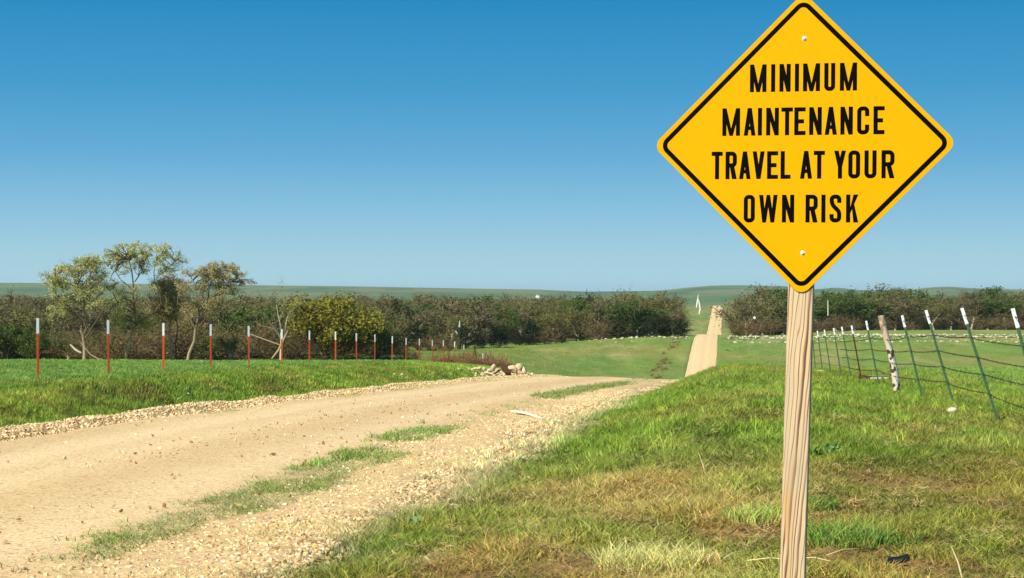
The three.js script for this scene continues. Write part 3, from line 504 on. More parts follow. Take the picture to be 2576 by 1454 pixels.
// ------------------------------------------------------------------ grass
const grassMat = new THREE.MeshPhysicalMaterial({ vertexColors: true, roughness: 0.9, side: THREE.DoubleSide, transmission: 0.25, thickness: 0, specularIntensity: 0.3 });
function tuftGeo(seed, n, radius, hMin, hMax, width, lean, strawShare = 0.12, segs = 2) {
  const r = rng(seed), g = new Geo();
  for (let b = 0; b < n; b++) {
    const a = r() * 6.283, d = Math.sqrt(r()) * radius, bx = Math.cos(a) * d, bz = Math.sin(a) * d, yaw = r() * 6.283, h = lerp(hMin, hMax, r() * r() * 0.6 + r() * 0.4), L = lean * (0.3 + r()) * h, da = r() * 6.283, w = width * (0.6 + 0.7 * r());
    const straw = r() < strawShare, k = 0.55 + 0.9 * r(), base = straw ? [1.6 * k, 1.22 * k, 1.7 * k] : [k * (0.85 + 0.3 * r()), k, k * (0.8 + 0.5 * r())];
    let prev = null;
    for (let s = 0; s <= segs; s++) {
      const t = s / segs, y = h * t * (1 - 0.18 * lean * t), o = L * t * t, x = bx + Math.cos(da) * o, z = bz + Math.sin(da) * o, ww = w * (1 - t * 0.9) / 2, c = base;
      if (s === segs) { const tip = g.v(x, y, z, c); g.t(prev[0], prev[1], tip); }
      else { const q = [g.v(x - Math.cos(yaw) * ww, y, z - Math.sin(yaw) * ww, c), g.v(x + Math.cos(yaw) * ww, y, z + Math.sin(yaw) * ww, c)]; if (prev) { g.t(prev[0], prev[1], q[1]); g.t(prev[0], q[1], q[0]); } prev = q; }
    }
  }
  return g.build();
}
{
  const r = rng(2024);
  const lods = [
    { d0: 6, d1: 16, per: 480, geos: [1, 2, 3, 4].map((k) => tuftGeo(k, 13, 0.055, 0.035, 0.12, 0.0085, 1.0, 0.2)) },
    { d0: 16, d1: 34, per: 230, geos: [5, 6, 7].map((k) => tuftGeo(k, 13, 0.08, 0.04, 0.135, 0.0125, 0.9, 0.15)) },
    { d0: 34, d1: 75, per: 70, geos: [8, 9].map((k) => tuftGeo(k, 14, 0.15, 0.05, 0.16, 0.022, 0.8, 0.1)) },
    { d0: 75, d1: 135, per: 22, geos: [10, 11].map((k) => tuftGeo(k, 16, 0.28, 0.06, 0.19, 0.028, 0.7, 0.08)) },
  ];
  const words = ['short mixed green and straw grass of the verge nearest the sign post', 'grass of the verges in the middle distance', 'grass on both sides of the road up to the crest', 'grass along the crest line of the near fields'];
  lods.forEach((L, li) => {
    const lists = L.geos.map(() => []), step = 1 / Math.sqrt(L.per);
    for (let D = L.d0; D < L.d1; D += step) {
      const x0 = -0.315 * D - 1.2, x1 = 0.315 * D + 1.2;
      for (let x = x0; x < x1; x += step) {
        const px = x + (r() - 0.5) * step * 1.6, pD = D + (r() - 0.5) * step * 1.6, s = sOf(px, pD); let dens = 0, c, hs = 1, wide = 1;
        const n1 = fbm(px * 0.8, pD * 0.6, 3), n2 = fbm(px * 2.6 + 9, pD * 2 + 4, 2), eR = edgeR(pD);
        if (s > eR - 1.1) {
          const inn = sm(eR - 0.25, eR + 0.35, s), [st, br] = dryness(px, pD);
          dens = inn * (1 - 0.4 * br - 0.2 * st) * (0.5 + 0.9 * sm(0.3, 0.66, n2)) + (1 - inn) * 0.75 * sm(eR - 1.0, eR - 0.1, s) * sm(0.35, 0.6, n2);
          c = mix3(C.olive, C.lush, sm(0.34, 0.56, n1) * 0.8 + 0.2 * sm(12, 20, pD)); c = mix3(c, C.grass, n2 * 0.4);
          c = mix3(c, C.straw, st * 0.62 * (0.4 + r())); c = mix3(c, r() < 0.5 ? C.tan : C.brown, br * 0.6 * (0.3 + r() * 0.9));
          if (inn < 1) c = mix3(mix3(lin(204, 184, 134), lin(162, 164, 112), r()), c, inn);
          c = mix3(c, lin(116, 148, 66), sm(4, 7, s) * 0.6 * sm(14, 26, pD));
          hs = 0.5 + 0.55 * n1 + 0.7 * sm(0.45, 0.75, n2) - 0.3 * br; if (inn < 0.5) hs *= 0.7; if (pD > 34) hs *= lerp(0.4, 1, sm(-1.9, -0.2, s));
          if (pD < 14 && s > 1.5) c = mix3(c, C.olive, 0.15);
        } else if (s > -4.2) {
          const e = Math.exp(-Math.pow((s + 3.6 + (fbm(pD * 0.7, 2, 2) - 0.5) * 0.3) / (0.15 + 0.17 * fbm(pD * 0.9, 7, 2)), 2)) * stripOn(pD);
          dens = e * 3.4 * sm(0.24, 0.44, n2 * 0.6 + 0.4 * fbm(px * 1.6, pD * 1.1 + 60, 2)) * (pD < 14 ? 1.6 : pD < 30 ? 1.15 : 0.8); c = mix3(lin(138, 152, 90), lin(110, 132, 60), sm(0.4, 0.65, n2)); hs = 0.6 + 0.6 * n2;
          if (e < 0.3) dens += 0.012;
        } else if (s > -8.9) {
          const e = Math.exp(-Math.pow((s + 7.95) / 0.14, 2)) * sm(0.45, 0.62, fbm(pD * 0.4, 12, 3)); dens = e * 1.1 + (s < -7.4 ? 0.01 : 0); c = lin(150, 156, 92); hs = 0.5;
        } else {
          const bank = Math.exp(-Math.pow((s + 12.2) / 0.9, 2)) * sm(0.45, 0.68, fbm(px * 0.5, pD * 0.35, 3)) * (1 - sm(60, 90, pD));
          dens = 1 - 0.25 * bank; c = mix3(C.lush, C.olive, sm(0.45, 0.65, n1) * 0.7); c = mix3(c, mix3(lin(112, 84, 44), lin(84, 84, 34), n2), bank * 0.55); c = mix3(c, lin(114, 146, 64), sm(-13.4, -15.4, s) * 0.85);
          hs = lerp(1.15, 0.8, sm(-13, -15, s)) * (0.6 + 0.9 * n2); c = mul3(c, lerp(1.2, 1, sm(-13, -15, s)));
          if (s > -9.4) dens *= sm(-8.8, -9.4, s);
        }
        if (r() > dens) continue;
        const k = (0.66 + 0.68 * r()) * (0.56 + 0.86 * n2), cc = mul3(c, k * (s > eR - 0.25 ? 1.34 : 1.36)), sc = (0.75 + 0.55 * r()), y = groundY(px, pD) - 0.006;
        const m = new THREE.Matrix4().makeRotationY(r() * 6.283); m.scale(new THREE.Vector3(sc * wide, sc * hs, sc * wide)); m.setPosition(px, y, -pD);
        lists[(r() * lists.length) | 0].push({ m, c: cc });
      }
    }
    lists.forEach((l, i) => stuffCopies('grass', words[li], L.geos[i], grassMat, l));
  });
  // coarse tufts that roughen the far pastures
  { const lists = [[], []]; for (let i = 0; i < 34000; i++) { const D = 170 + r() * 275, x = (-0.16 + r() * 0.52) * D, s = sOf(x, D); if (s > -9.5 && s < -1.6) continue; const n = fbm(x * 0.06, D * 0.03, 3), q = fbm(x * 0.25 + 9, D * 0.1, 3), c = mul3(q > 0.58 ? lin(150, 142, 80) : n > 0.5 ? lin(104, 134, 44) : lin(124, 138, 52), 0.75 + 0.7 * r()), sc = 0.9 + r() * 1.5, m = new THREE.Matrix4().makeRotationY(r() * 6.283); m.scale(new THREE.Vector3(sc * 1.3, sc * (0.5 + 0.5 * r()), sc * 1.3)); m.setPosition(x, groundY(x, D) - 0.02, -D); lists[i % 2].push({ m, c }); }
    lists.forEach((l, i) => stuffCopies('pasture_grass', 'rough grass of the pastures on the far slope', lods[3].geos[i], grassMat, l)); }
  // dead grass lying flat on the dry patches
  const thatch = [21, 22].map((k) => { const q = rng(k), g = new Geo(); for (let b = 0; b < 10; b++) { const a = q() * 6.28, l = 0.05 + q() * 0.1, x = (q() - 0.5) * 0.16, z = (q() - 0.5) * 0.16, w = 0.0032, y0 = 0.012 + q() * 0.03, y1 = y0 + (q() - 0.4) * 0.05, dx = Math.cos(a) * l, dz = Math.sin(a) * l, k2 = 0.7 + 0.6 * q(), c = [k2, k2, k2]; const A = g.v(x - dz / l * w, y0, z + dx / l * w, c), B = g.v(x + dz / l * w, y0, z - dx / l * w, c), E = g.v(x + dx - dz / l * w * 0.5, y1, z + dz + dx / l * w * 0.5, c), H = g.v(x + dx + dz / l * w * 0.5, y1, z + dz - dx / l * w * 0.5, c); g.t(A, B, H); g.t(A, H, E); } return g.build(); });
  const lists = [[], []];
  for (let i = 0; i < 17000; i++) { const D = 6.5 + r() * 18, x = -0.3 * D + r() * 0.62 * D, s = sOf(x, D); if (s < edgeR(D) - 0.5) continue; const [st, br] = dryness(x, D); if (r() > Math.max(st, br) * 0.5 + 0.06) continue; const c = st > br ? mix3(C.straw, C.tan, r() * 0.6) : mix3(C.tan, C.brown, r()); const m = new THREE.Matrix4().makeRotationY(r() * 6.283); const sc = 0.7 + r() * 0.6; m.scale(new THREE.Vector3(sc, sc, sc)); m.setPosition(x, groundY(x, D), -D); lists[i % 2].push({ m, c: mul3(c, 0.8 + 0.4 * r()) }); }
  for (let i = 0; i < 2600; i++) { const D = 6.5 + r() * 13, x = -0.3 * D + r() * 0.62 * D, s = sOf(x, D); if (s < edgeR(D) - 0.3) continue; if (r() > 0.25 + 0.75 * sm(0.45, 0.65, fbm(x * 1.4 + 3, D * 0.9, 2))) continue; const m = new THREE.Matrix4().makeRotationFromEuler(new THREE.Euler((r() - 0.5) * 0.9, r() * 6.283, (r() - 0.5) * 0.9)); const sc = 0.3 + r() * 0.3; m.scale(new THREE.Vector3(sc, sc, sc)); m.setPosition(x, groundY(x, D) + 0.025 + r() * 0.03, -D); lists[i % 2].push({ m, c: mul3(mix3(lin(214, 194, 130), lin(196, 142, 92), r() * r()), 0.9 + 0.4 * r()) }); }
  lists.forEach((l, i) => stuffCopies('dead_grass', 'flattened dead grass on the dry patches of the verge', thatch[i], grassMat, l));
}
{ // bunches and stalks that stand out
  const bunch = (px, py, n, rad, h, w, col, label, seed) => {
    const p = at(px, py), g = tuftGeo(seed, n, rad, h * 0.45, h, w, 0.9, 0.28, 3), m = single('grass_clump', g, new THREE.MeshPhysicalMaterial({ vertexColors: true, color: rgb(col), roughness: 0.85, side: THREE.DoubleSide, transmission: 0.25, thickness: 0, specularIntensity: 0.3 }), label, 'grass clump'); m.position.copy(p); return m;
  };
  bunch(1630, 1430, 900, 0.3, 0.21, 0.009, mul3(lin(200, 202, 116), 1.08), 'pale yellow-green grass clump left of the sign post at the bottom edge', 301);
  bunch(1740, 1425, 220, 0.2, 0.15, 0.009, mul3(lin(214, 204, 128), 1.2), 'straw-tipped grass clump between the pale clump and the sign post', 302);
  bunch(1905, 1312, 520, 0.2, 0.17, 0.0095, mul3(lin(168, 184, 88), 1.2), 'bright grass clump touching the left side of the sign post', 303);
  bunch(2130, 1372, 520, 0.24, 0.22, 0.0105, lin(124, 160, 62), 'vivid green grass clump right of the sign post', 304);
  bunch(2060, 1285, 180, 0.13, 0.16, 0.009, lin(112, 148, 56), 'small dark grass clump right beside the sign post', 305);
  bunch(2240, 1370, 200, 0.18, 0.14, 0.0095, lin(104, 144, 48), 'low green grass clump right of the vivid clump', 306);
  bunch(930, 1400, 200, 0.3, 0.13, 0.008, lin(138, 150, 98), 'grey-green weed clump at the bottom edge of the gravel shoulder', 307);
  bunch(1070, 1215, 70, 0.1, 0.12, 0.007, lin(104, 140, 76), 'small green weed at the gravel edge of the verge', 308);
  const straw = std({ color: rgb(lin(226, 206, 148)), roughness: 0.9 }), twig = std({ color: rgb(lin(70, 52, 34)), roughness: 1 });
  const stalk = (a, b, mat, rad, label, cat = 'stalk', lift = 0.004) => {       // lower end on the ground at pixel a, upper end at pixel b in the same depth
    const p = at(a[0], a[1]), D = -p.z, q = new THREE.Vector3(((b[0] - CX) / F) * D, EYE - ((b[1] - CY) / F) * D, -D - 0.02), g = new Geo(), mid = p.clone().lerp(q, 0.5); mid.x += 0.006;
    p.y -= lift; g.tube([p, mid, q], [rad, rad * 0.85, rad * 0.4], 6, [1, 1, 1]); return single(cat === 'twig' ? 'twig' : 'dry_stalk', g.build(), mat, label, cat);
  };
  stalk([1777, 1203], [1757, 1137], straw, 0.005, 'upright bleached stalk in the green grass left of the sign post'); stalk([1746, 1303], [1725, 1250], straw, 0.005, 'leaning bleached stalk on the straw-coloured patch');
  stalk([1880, 1295], [1866, 1260], straw, 0.004, 'short bleached stalk just left of the sign post'); stalk([2421, 1454], [2396, 1376], straw, 0.0055, 'long pale stalk at the bottom right'); stalk([1033, 1330], [1042, 1275], straw, 0.004, 'thin pale stalk at the left end of the grass verge');
  stalk([1853, 1183], [1768, 1133], twig, 0.004, 'thin dark twig leaning in the grass left of the sign post', 'twig'); stalk([2230, 1168], [2222, 1145], twig, 0.005, 'short dark stem in the grass below the leaning fence', 'twig'); stalk([2276, 1305], [2258, 1262], twig, 0.005, 'dark bent stem right of the vivid green clump', 'twig');
  stalk([1955, 925], [1972, 868], straw, 0.012, 'pale weed stem leaning beside the sign post on the crest'); stalk([1622, 1340], [1690, 1310], twig, 0.004, 'brown twig lying across the straw-coloured patch', 'twig'); stalk([1822, 1353], [1870, 1318], twig, 0.004, 'dark twig near the foot of the sign post', 'twig');
  for (const [a, b] of [[[2010, 1438], [2090, 1452]], [[1880, 1446], [1995, 1449]], [[2080, 1430], [2160, 1418]], [[1820, 1440], [1870, 1425]]]) { const p = at(...a), q = at(...b), g = new Geo(); p.y += 0.07; q.y += 0.08; g.tube([p, p.clone().lerp(q, 0.5).add(V(0, 0.012, 0)), q], [0.0035, 0.003, 0.002], 5, [1, 1, 1]); single('fallen_straw', g.build(), straw, 'pale dead grass stem lying flat near the foot of the sign post', 'stalk', 'flat dead stems near the foot of the sign post'); }
  { // pale lath on the road
    const a = at(1291, 1046), b = at(1372, 1059), g = new THREE.BoxGeometry(a.distanceTo(b), 0.012, 0.075, 6, 1, 1), p = g.attributes.position; for (let i = 0; i < p.count; i++) { const t = p.getX(i) / a.distanceTo(b); p.setZ(i, p.getZ(i) * (0.9 - t * 0.9 + 0.15)); p.setY(i, p.getY(i) + 0.018 * Math.sin((t + 0.5) * Math.PI)); }
    g.computeVertexNormals(); const m = single('wooden_lath', g, std({ color: rgb(lin(246, 236, 206)), roughness: 0.8 }), 'long splinter of bleached wood lying at the road edge', 'wood scrap'); m.position.copy(a).lerp(b, 0.5); m.position.y += 0.045; m.rotation.y = Math.atan2(-(b.z - a.z), b.x - a.x);
  }
  { // black debris in the lower right corner
    const p = at(2256, 1428), k = PX(-p.z), o = thing('black_debris', 'black plastic scrap lying in the grass at the bottom right', 'debris', [p.x, p.y, p.z]), blk = std({ color: rgb(lin(22, 22, 24)), roughness: 0.35 });
    const sh = new THREE.Shape(); sh.moveTo(-28, -4); sh.lineTo(-22, 6); sh.quadraticCurveTo(0, 4, 26, 14); sh.lineTo(30, 4); sh.lineTo(20, -4); sh.quadraticCurveTo(2, -1, -4, -9); sh.lineTo(-12, -2); sh.lineTo(-24, -14); sh.closePath();
    const g = new THREE.ExtrudeGeometry(sh, { depth: 16, bevelEnabled: true, bevelSize: 1.2, bevelThickness: 1.2, bevelSegments: 2 }); g.scale(k, k, k); g.rotateX(-0.5); g.translate(0, 0.03, 0); part('scrap', g, blk, o);
    const t = new Geo(), q = (x, y, z) => new THREE.Vector3((x - 2256) * k, -(y - 1428) * k + z, 0.05 + z); t.tube([q(2208, 1454, 0.02), q(2232, 1444, 0.03), q(2262, 1434, 0.035), q(2296, 1430, 0.02)], [0.006, 0.006, 0.0055, 0.005], 6, [1, 1, 1]); part('strip', t.build(), blk, o);
  }
  { // broad-leaved weed right of the sign post
    const weed = (px, py, n, size, col, label, seed) => { const p = at(px, py), o = thing('leafy_weed', label, 'weed', [p.x, p.y, p.z]), r = rng(seed), m = new THREE.MeshPhysicalMaterial({ color: rgb(col), roughness: 0.8, side: THREE.DoubleSide, transmission: 0.25, thickness: 0 });
      const leaf = new THREE.BufferGeometry(); leaf.setAttribute('position', new THREE.Float32BufferAttribute([0, 0, 0, 0.25, 0.06, 0.35, -0.25, 0.06, 0.35, 0.22, 0.16, 0.7, -0.22, 0.16, 0.7, 0, 0.1, 1], 3)); leaf.setIndex([0, 2, 1, 1, 2, 3, 2, 4, 3, 3, 4, 5]); leaf.computeVertexNormals();
      for (let i = 0; i < n; i++) { const l = part('leaf', leaf, m, o); l.rotation.set(-0.5 - r() * 0.5, r() * 6.28, 0, 'YXZ'); l.scale.setScalar(size * (0.6 + 0.7 * r())); l.position.set((r() - 0.5) * size * 1.6, 0.03 + r() * 0.06, (r() - 0.5) * size); }
    };
    weed(2092, 1158, 22, 0.075, lin(140, 176, 96), 'broad-leaved weed in the grass right of the sign post', 9); weed(2045, 1165, 14, 0.07, lin(92, 130, 52), 'dark broad-leaved weed between the sign post and the lighter weed', 10); weed(1040, 1340, 12, 0.055, lin(128, 158, 96), 'small broad-leaved weed at the gravel edge', 12);
  }
  { // bleached boards lying under the right-hand fence
    const m = std({ color: rgb(lin(222, 206, 168)), roughness: 0.9 });
    const board = (a, b, w, label) => { const p = at(...a), q = at(...b), L = p.distanceTo(q), g = new RoundedBoxGeometry(L, w, w * 1.3, 1, w * 0.15), o = single('fallen_board', g, m, label, 'board'); o.position.copy(p).lerp(q, 0.5); o.position.y += 0.09; o.rotation.y = Math.atan2(-(q.z - p.z), q.x - p.x); o.rotation.z = Math.atan2(q.y - p.y, Math.hypot(q.x - p.x, q.z - p.z)); };
    board([2176, 957], [2238, 955], 0.05, 'upper bleached board lying between the rusty post and the wooden post'); board([2190, 962], [2236, 963], 0.05, 'lower bleached board lying between the rusty post and the wooden post');
    const p = at(2166, 962), o = single('log_end', new THREE.CylinderGeometry(0.07, 0.08, 0.3, 10), std({ color: rgb(lin(72, 50, 34)), roughness: 1 }), 'dark log end at the foot of the rusty post', 'log'); o.rotation.z = 1.4; o.position.copy(p); o.position.y += 0.09; o.position.x += 0.1;
  }
}

// ------------------------------------------------------------------ trees
function growTree(o) {
  // o: seed, h, spread, r, bare trunk share, levels, kids, bark, twig, leaf colours, leafN per tip, leafSize, twigN, twigW
  const r = rng(o.seed), wood = new Geo(), crown = new Geo(), tips = [];
  const jit = (c, k) => mul3(c, 1 - k * 0.6 + 1.2 * k * r());
  function leafAt(p, size) {
    const c = jit(mix3(o.leaf[0], o.leaf[1], r()), 0.25), a = r() * 6.28, t = r() * 2 - 1, w = size * (0.5 + 0.6 * r()), n = V(Math.cos(a) * Math.sqrt(1 - t * t), t, Math.sin(a) * Math.sqrt(1 - t * t)), x = V(r() - 0.5, r() - 0.5, r() - 0.5).cross(n).normalize(), y = n.clone().cross(x);
    const A = crown.v(p.x + x.x * w, p.y + x.y * w, p.z + x.z * w, c), B = crown.v(p.x + y.x * w * 0.6, p.y + y.y * w * 0.6, p.z + y.z * w * 0.6, c), D = crown.v(p.x - x.x * w, p.y - x.y * w, p.z - x.z * w, c), E = crown.v(p.x - y.x * w * 0.6, p.y - y.y * w * 0.6, p.z - y.z * w * 0.6, c);
    crown.t(A, B, D); crown.t(A, D, E);
  }
  function twig(p, d, len, w) {
    const c = jit(o.twig, 0.25), e = p.clone().addScaledVector(d, len), m = p.clone().addScaledVector(d, len * 0.5).add(V((r() - 0.5) * len * 0.25, (r() - 0.5) * len * 0.25, (r() - 0.5) * len * 0.25)), s = V(r() - 0.5, r() - 0.5, r() - 0.5).cross(d).normalize();
    const a = crown.v(p.x - s.x * w, p.y - s.y * w, p.z - s.z * w, c), b = crown.v(p.x + s.x * w, p.y + s.y * w, p.z + s.z * w, c), f = crown.v(m.x - s.x * w * 0.7, m.y - s.y * w * 0.7, m.z - s.z * w * 0.7, c), g = crown.v(m.x + s.x * w * 0.7, m.y + s.y * w * 0.7, m.z + s.z * w * 0.7, c), t = crown.v(e.x, e.y, e.z, c);
    crown.t(a, b, g); crown.t(a, g, f); crown.t(f, g, t); return e;
  }
  function branch(p, d, len, rad, lev) {
    const n = lev === 0 ? 6 : 4, pts = [p.clone()], rads = [rad], dir = d.clone(), q = p.clone(), wob = lev === 0 ? o.wobble * 0.5 : o.wobble;
    for (let k = 1; k <= n; k++) { dir.add(V((r() - 0.5) * wob, (r() - 0.5) * wob * 0.6 + o.lift * (lev ? 1 : 0.2), (r() - 0.5) * wob)).normalize(); q.addScaledVector(dir, len / n); pts.push(q.clone()); rads.push(rad * lerp(1, lev >= o.levels ? 0.35 : 0.6, k / n)); }
    if (lev === 0) rads[0] *= 1.45;
    wood.tube(pts, rads, lev === 0 ? 8 : lev === 1 ? 6 : lev === 2 ? 4 : 3, (t) => lev === 0 ? mix3(o.bark, o.bark2 ?? o.bark, Math.min(1, t * 1.2)) : lev === 1 ? mix3(o.bark2 ?? o.bark, o.twig, 0.3) : o.twig);
    if (lev >= o.levels) {
      for (let i = 0; i < o.twigN; i++) {
        const f = 0.25 + 0.75 * r(), k = Math.min(n - 1, Math.floor(f * n)), b = pts[k].clone().lerp(pts[k + 1], f * n - k), a = V(r() - 0.5, r() - 0.35, r() - 0.5).normalize().lerp(dir, 0.35).normalize();
        const e = twig(b, a, len * (0.35 + 0.5 * r()), o.twigW), m = o.leafN * (0.4 + 1.2 * r());
        for (let j = 0; j < m; j++) { const t = r(); leafAt(b.clone().lerp(e, 0.3 + 0.8 * t).add(V((r() - 0.5) * o.leafSpread, (r() - 0.5) * o.leafSpread, (r() - 0.5) * o.leafSpread)), o.leafSize * (0.6 + 0.8 * r())); }
      }
      const heart = pts[n].clone().addScaledVector(dir, o.cloudR * 0.3), keep = 0.35 + 1.1 * r();
      for (let j = 0; j < o.cloudN * keep; j++) { const t = Math.pow(r(), 0.45) * o.cloudR, a = r() * 6.28, e = r() * 2 - 1, f = Math.sqrt(1 - e * e); leafAt(V(heart.x + Math.cos(a) * f * t, heart.y + e * t * 0.7, heart.z + Math.sin(a) * f * t), o.leafSize * (0.6 + 0.8 * r())); }
      return;
    }
    const kids = lev === 0 ? o.limbs : o.kids, axis0 = r() * 6.28;
    for (let i = 0; i < kids; i++) {
      const f = lev === 0 ? lerp(o.first, 1, kids > 1 ? i / (kids - 1) : 1) : lerp(0.4, 1, kids > 1 ? i / (kids - 1) : 1), k = Math.min(n - 1, Math.floor(f * n)), b = pts[k].clone().lerp(pts[k + 1], Math.min(1, f * n - k));
      const az = axis0 + i * 2.4 + (r() - 0.5) * 0.9, open = lerp(o.open[0], o.open[1], r()) * (i === kids - 1 ? 0.45 : 1), side = V(Math.cos(az), 0, Math.sin(az) * (o.flat ?? 1)), nd = dir.clone().multiplyScalar(Math.cos(open)).addScaledVector(side, Math.sin(open)).normalize();
      branch(b, nd, len * (lev === 0 ? o.limbLen : o.shrink) * (0.75 + 0.5 * r()), rads[k + 1] * (0.62 + 0.2 * r()), lev + 1);
    }
  }
  branch(V(0, -0.3, 0), V(o.leanX ?? 0, 1, 0).normalize(), o.h * o.trunk, o.r, 0);
  // scale to the height and spread asked for
  const P = crown.p.length ? crown.p : wood.p, ys = [], xs = []; for (let i = 0; i < P.length; i += 3) { ys.push(P[i + 1]); xs.push(Math.abs(P[i])); }
  ys.sort((a, b) => a - b); xs.sort((a, b) => a - b); const top = ys[Math.floor(ys.length * 0.985)], wide = xs[Math.floor(xs.length * 0.97)];
  const ky = o.h / top, kx = o.spread / wide; for (const A of [wood.p, crown.p]) for (let i = 0; i < A.length; i += 3) { A[i] *= kx; A[i + 1] *= ky; A[i + 2] *= kx; }
  return { wood: wood.build(), crown: crown.build() };
}
const woodMat = std({ vertexColors: true, roughness: 0.95 });
const crownMat = new THREE.MeshPhysicalMaterial({ vertexColors: true, roughness: 0.95, side: THREE.DoubleSide, transmission: 0.2, thickness: 0, specularIntensity: 0.2 });
function plantTree(name, label, g, x, D, scale = 1, turn = 0, group, sink = 0.2, y) {
  const o = thing(name, label, 'tree', [x, (y ?? groundY(x, D)) - sink, -D], turn, group); part('trunk', g.wood, woodMat, o); part('crown', g.crown, crownMat, o); o.scale.setScalar(scale); return o;
}
const greyBark = lin(176, 158, 126), darkBark = lin(86, 74, 54), midTwig = lin(112, 98, 66);
const cottonBase = { trunk: 0.34, limbs: 5, kids: 4, levels: 3, limbLen: 0.95, shrink: 0.62, first: 0.42, open: [0.6, 1.25], wobble: 0.65, lift: 0.035, cloudN: 95, cloudR: 1.05, bark: greyBark, bark2: lin(120, 104, 76), twig: lin(120, 108, 76), leaf: [lin(136, 142, 76), lin(172, 174, 108)], leafN: 3, leafSize: 0.135, leafSpread: 0.6, twigN: 7, twigW: 0.03, flat: 0.8 };
const dAt = (px, D) => ((px - CX) / F) * D;
function clumpTree(o) { // trunk and limbs given as points, foliage as clumps that the limbs reach; metres from the trunk's foot
  const r = rng(o.seed), wood = new Geo(), crown = new Geo(), limbPts = [];
  const leafAt = (p, size, c) => { const t = r() * 2 - 1, a = r() * 6.28, n = V(Math.cos(a) * Math.sqrt(1 - t * t), t, Math.sin(a) * Math.sqrt(1 - t * t)), x = V(r() - 0.5, r() - 0.5, r() - 0.5).cross(n).normalize(), y = n.clone().cross(x), w = size * (0.55 + 0.8 * r()); const q = [[1, 0], [0, 0.6], [-1, 0], [0, -0.6]].map(([u, v]) => crown.v(p.x + (x.x * u + y.x * v) * w, p.y + (x.y * u + y.y * v) * w, p.z + (x.z * u + y.z * v) * w, c)); crown.t(q[0], q[1], q[2]); crown.t(q[0], q[2], q[3]); };
  const bend = (a, b, n, wob) => { const out = []; for (let i = 0; i <= n; i++) { const t = i / n, p = a.clone().lerp(b, t); p.y += Math.sin(t * Math.PI) * a.distanceTo(b) * 0.1; if (i && i < n) p.add(V((r() - 0.5) * wob, (r() - 0.5) * wob, (r() - 0.5) * wob)); out.push(p); } return out; };
  for (const L of o.limbs) { const pts = L.p.map(([x, y], i) => V(x, y, (L.z ?? 0) * (i / (L.p.length - 1)) + (i ? (r() - 0.5) * 0.3 : 0))); wood.tube(pts, pts.map((_, i) => lerp(L.r0, L.r1, i / (pts.length - 1)) * 0.78), 8, (t) => mix3(L.c0 ?? o.bark, L.c1 ?? o.bark2, t)); limbPts.push(...pts.slice(1)); for (let i = 1; i < pts.length; i++) limbPts.push(pts[i - 1].clone().lerp(pts[i], 0.5)); }
  const mids = []; for (let i = 0; i < 85; i++) { const a = o.clumps[(r() * o.clumps.length) | 0], b = o.clumps[(r() * o.clumps.length) | 0], d = Math.hypot(a[0] - b[0], a[1] - b[1]); if (a !== b && d < 4.6 && (a[1] > 8 || r() < 0.6)) { const t = 0.3 + 0.4 * r(); mids.push([lerp(a[0], b[0], t), lerp(a[1], b[1], t), 0.75 * Math.min(a[2], b[2])]); } }
  const clumps = [...o.clumps, ...mids].flatMap(([x, y, rad]) => { const a = r() * 6.28; return [[x, y, rad], [x + Math.cos(a) * rad * 0.95, y + Math.sin(a) * rad * 0.75, rad * 0.8]]; });
  for (const [x, y, rad] of clumps) {
    const c = V(x, y, (r() - 0.5) * o.depth), tint = 0.8 + 0.4 * r(), low = o.low ? sm(o.low[0], o.low[1], y) : 1;
    let best = limbPts[0], bd = 1e9; for (const p of limbPts) { const d = p.distanceTo(c) + Math.max(0, p.y - c.y) * 1.5; if (d < bd) { bd = d; best = p; } }
    const reach = bend(best, c, 5, bd * 0.14); wood.tube(reach, reach.map((_, i) => lerp(Math.min(0.09, 0.03 + bd * 0.02), 0.02, i / 5)), 5, o.bark2);
    for (let k = 0; k < 9; k++) { // side branches inside the clump
      const from = reach[3 + (k % 3)], to = c.clone().add(V((r() - 0.5) * 2, (r() - 0.35) * 1.7, (r() - 0.5) * 2).multiplyScalar(rad * 0.95)), pts = bend(from, to, 3, rad * 0.25); wood.tube(pts, [0.035, 0.028, 0.02, 0.01], 3, o.twig);
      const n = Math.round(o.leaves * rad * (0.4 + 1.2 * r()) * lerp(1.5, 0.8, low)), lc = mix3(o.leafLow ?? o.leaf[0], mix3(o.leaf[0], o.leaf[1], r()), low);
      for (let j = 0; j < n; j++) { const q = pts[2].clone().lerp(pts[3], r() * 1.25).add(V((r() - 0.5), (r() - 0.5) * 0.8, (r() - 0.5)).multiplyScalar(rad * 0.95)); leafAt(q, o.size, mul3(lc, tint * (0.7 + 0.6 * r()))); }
      for (let j = 0; j < 5; j++) { const q = pts[1 + (j % 3)], e = q.clone().add(V(r() - 0.5, r() - 0.3, r() - 0.5).multiplyScalar(rad * 0.9)); wood.tube([q, e], [0.016, 0.007], 3, o.twig); }
    }
  }
  return { wood: wood.build(), crown: crown.build() };
}
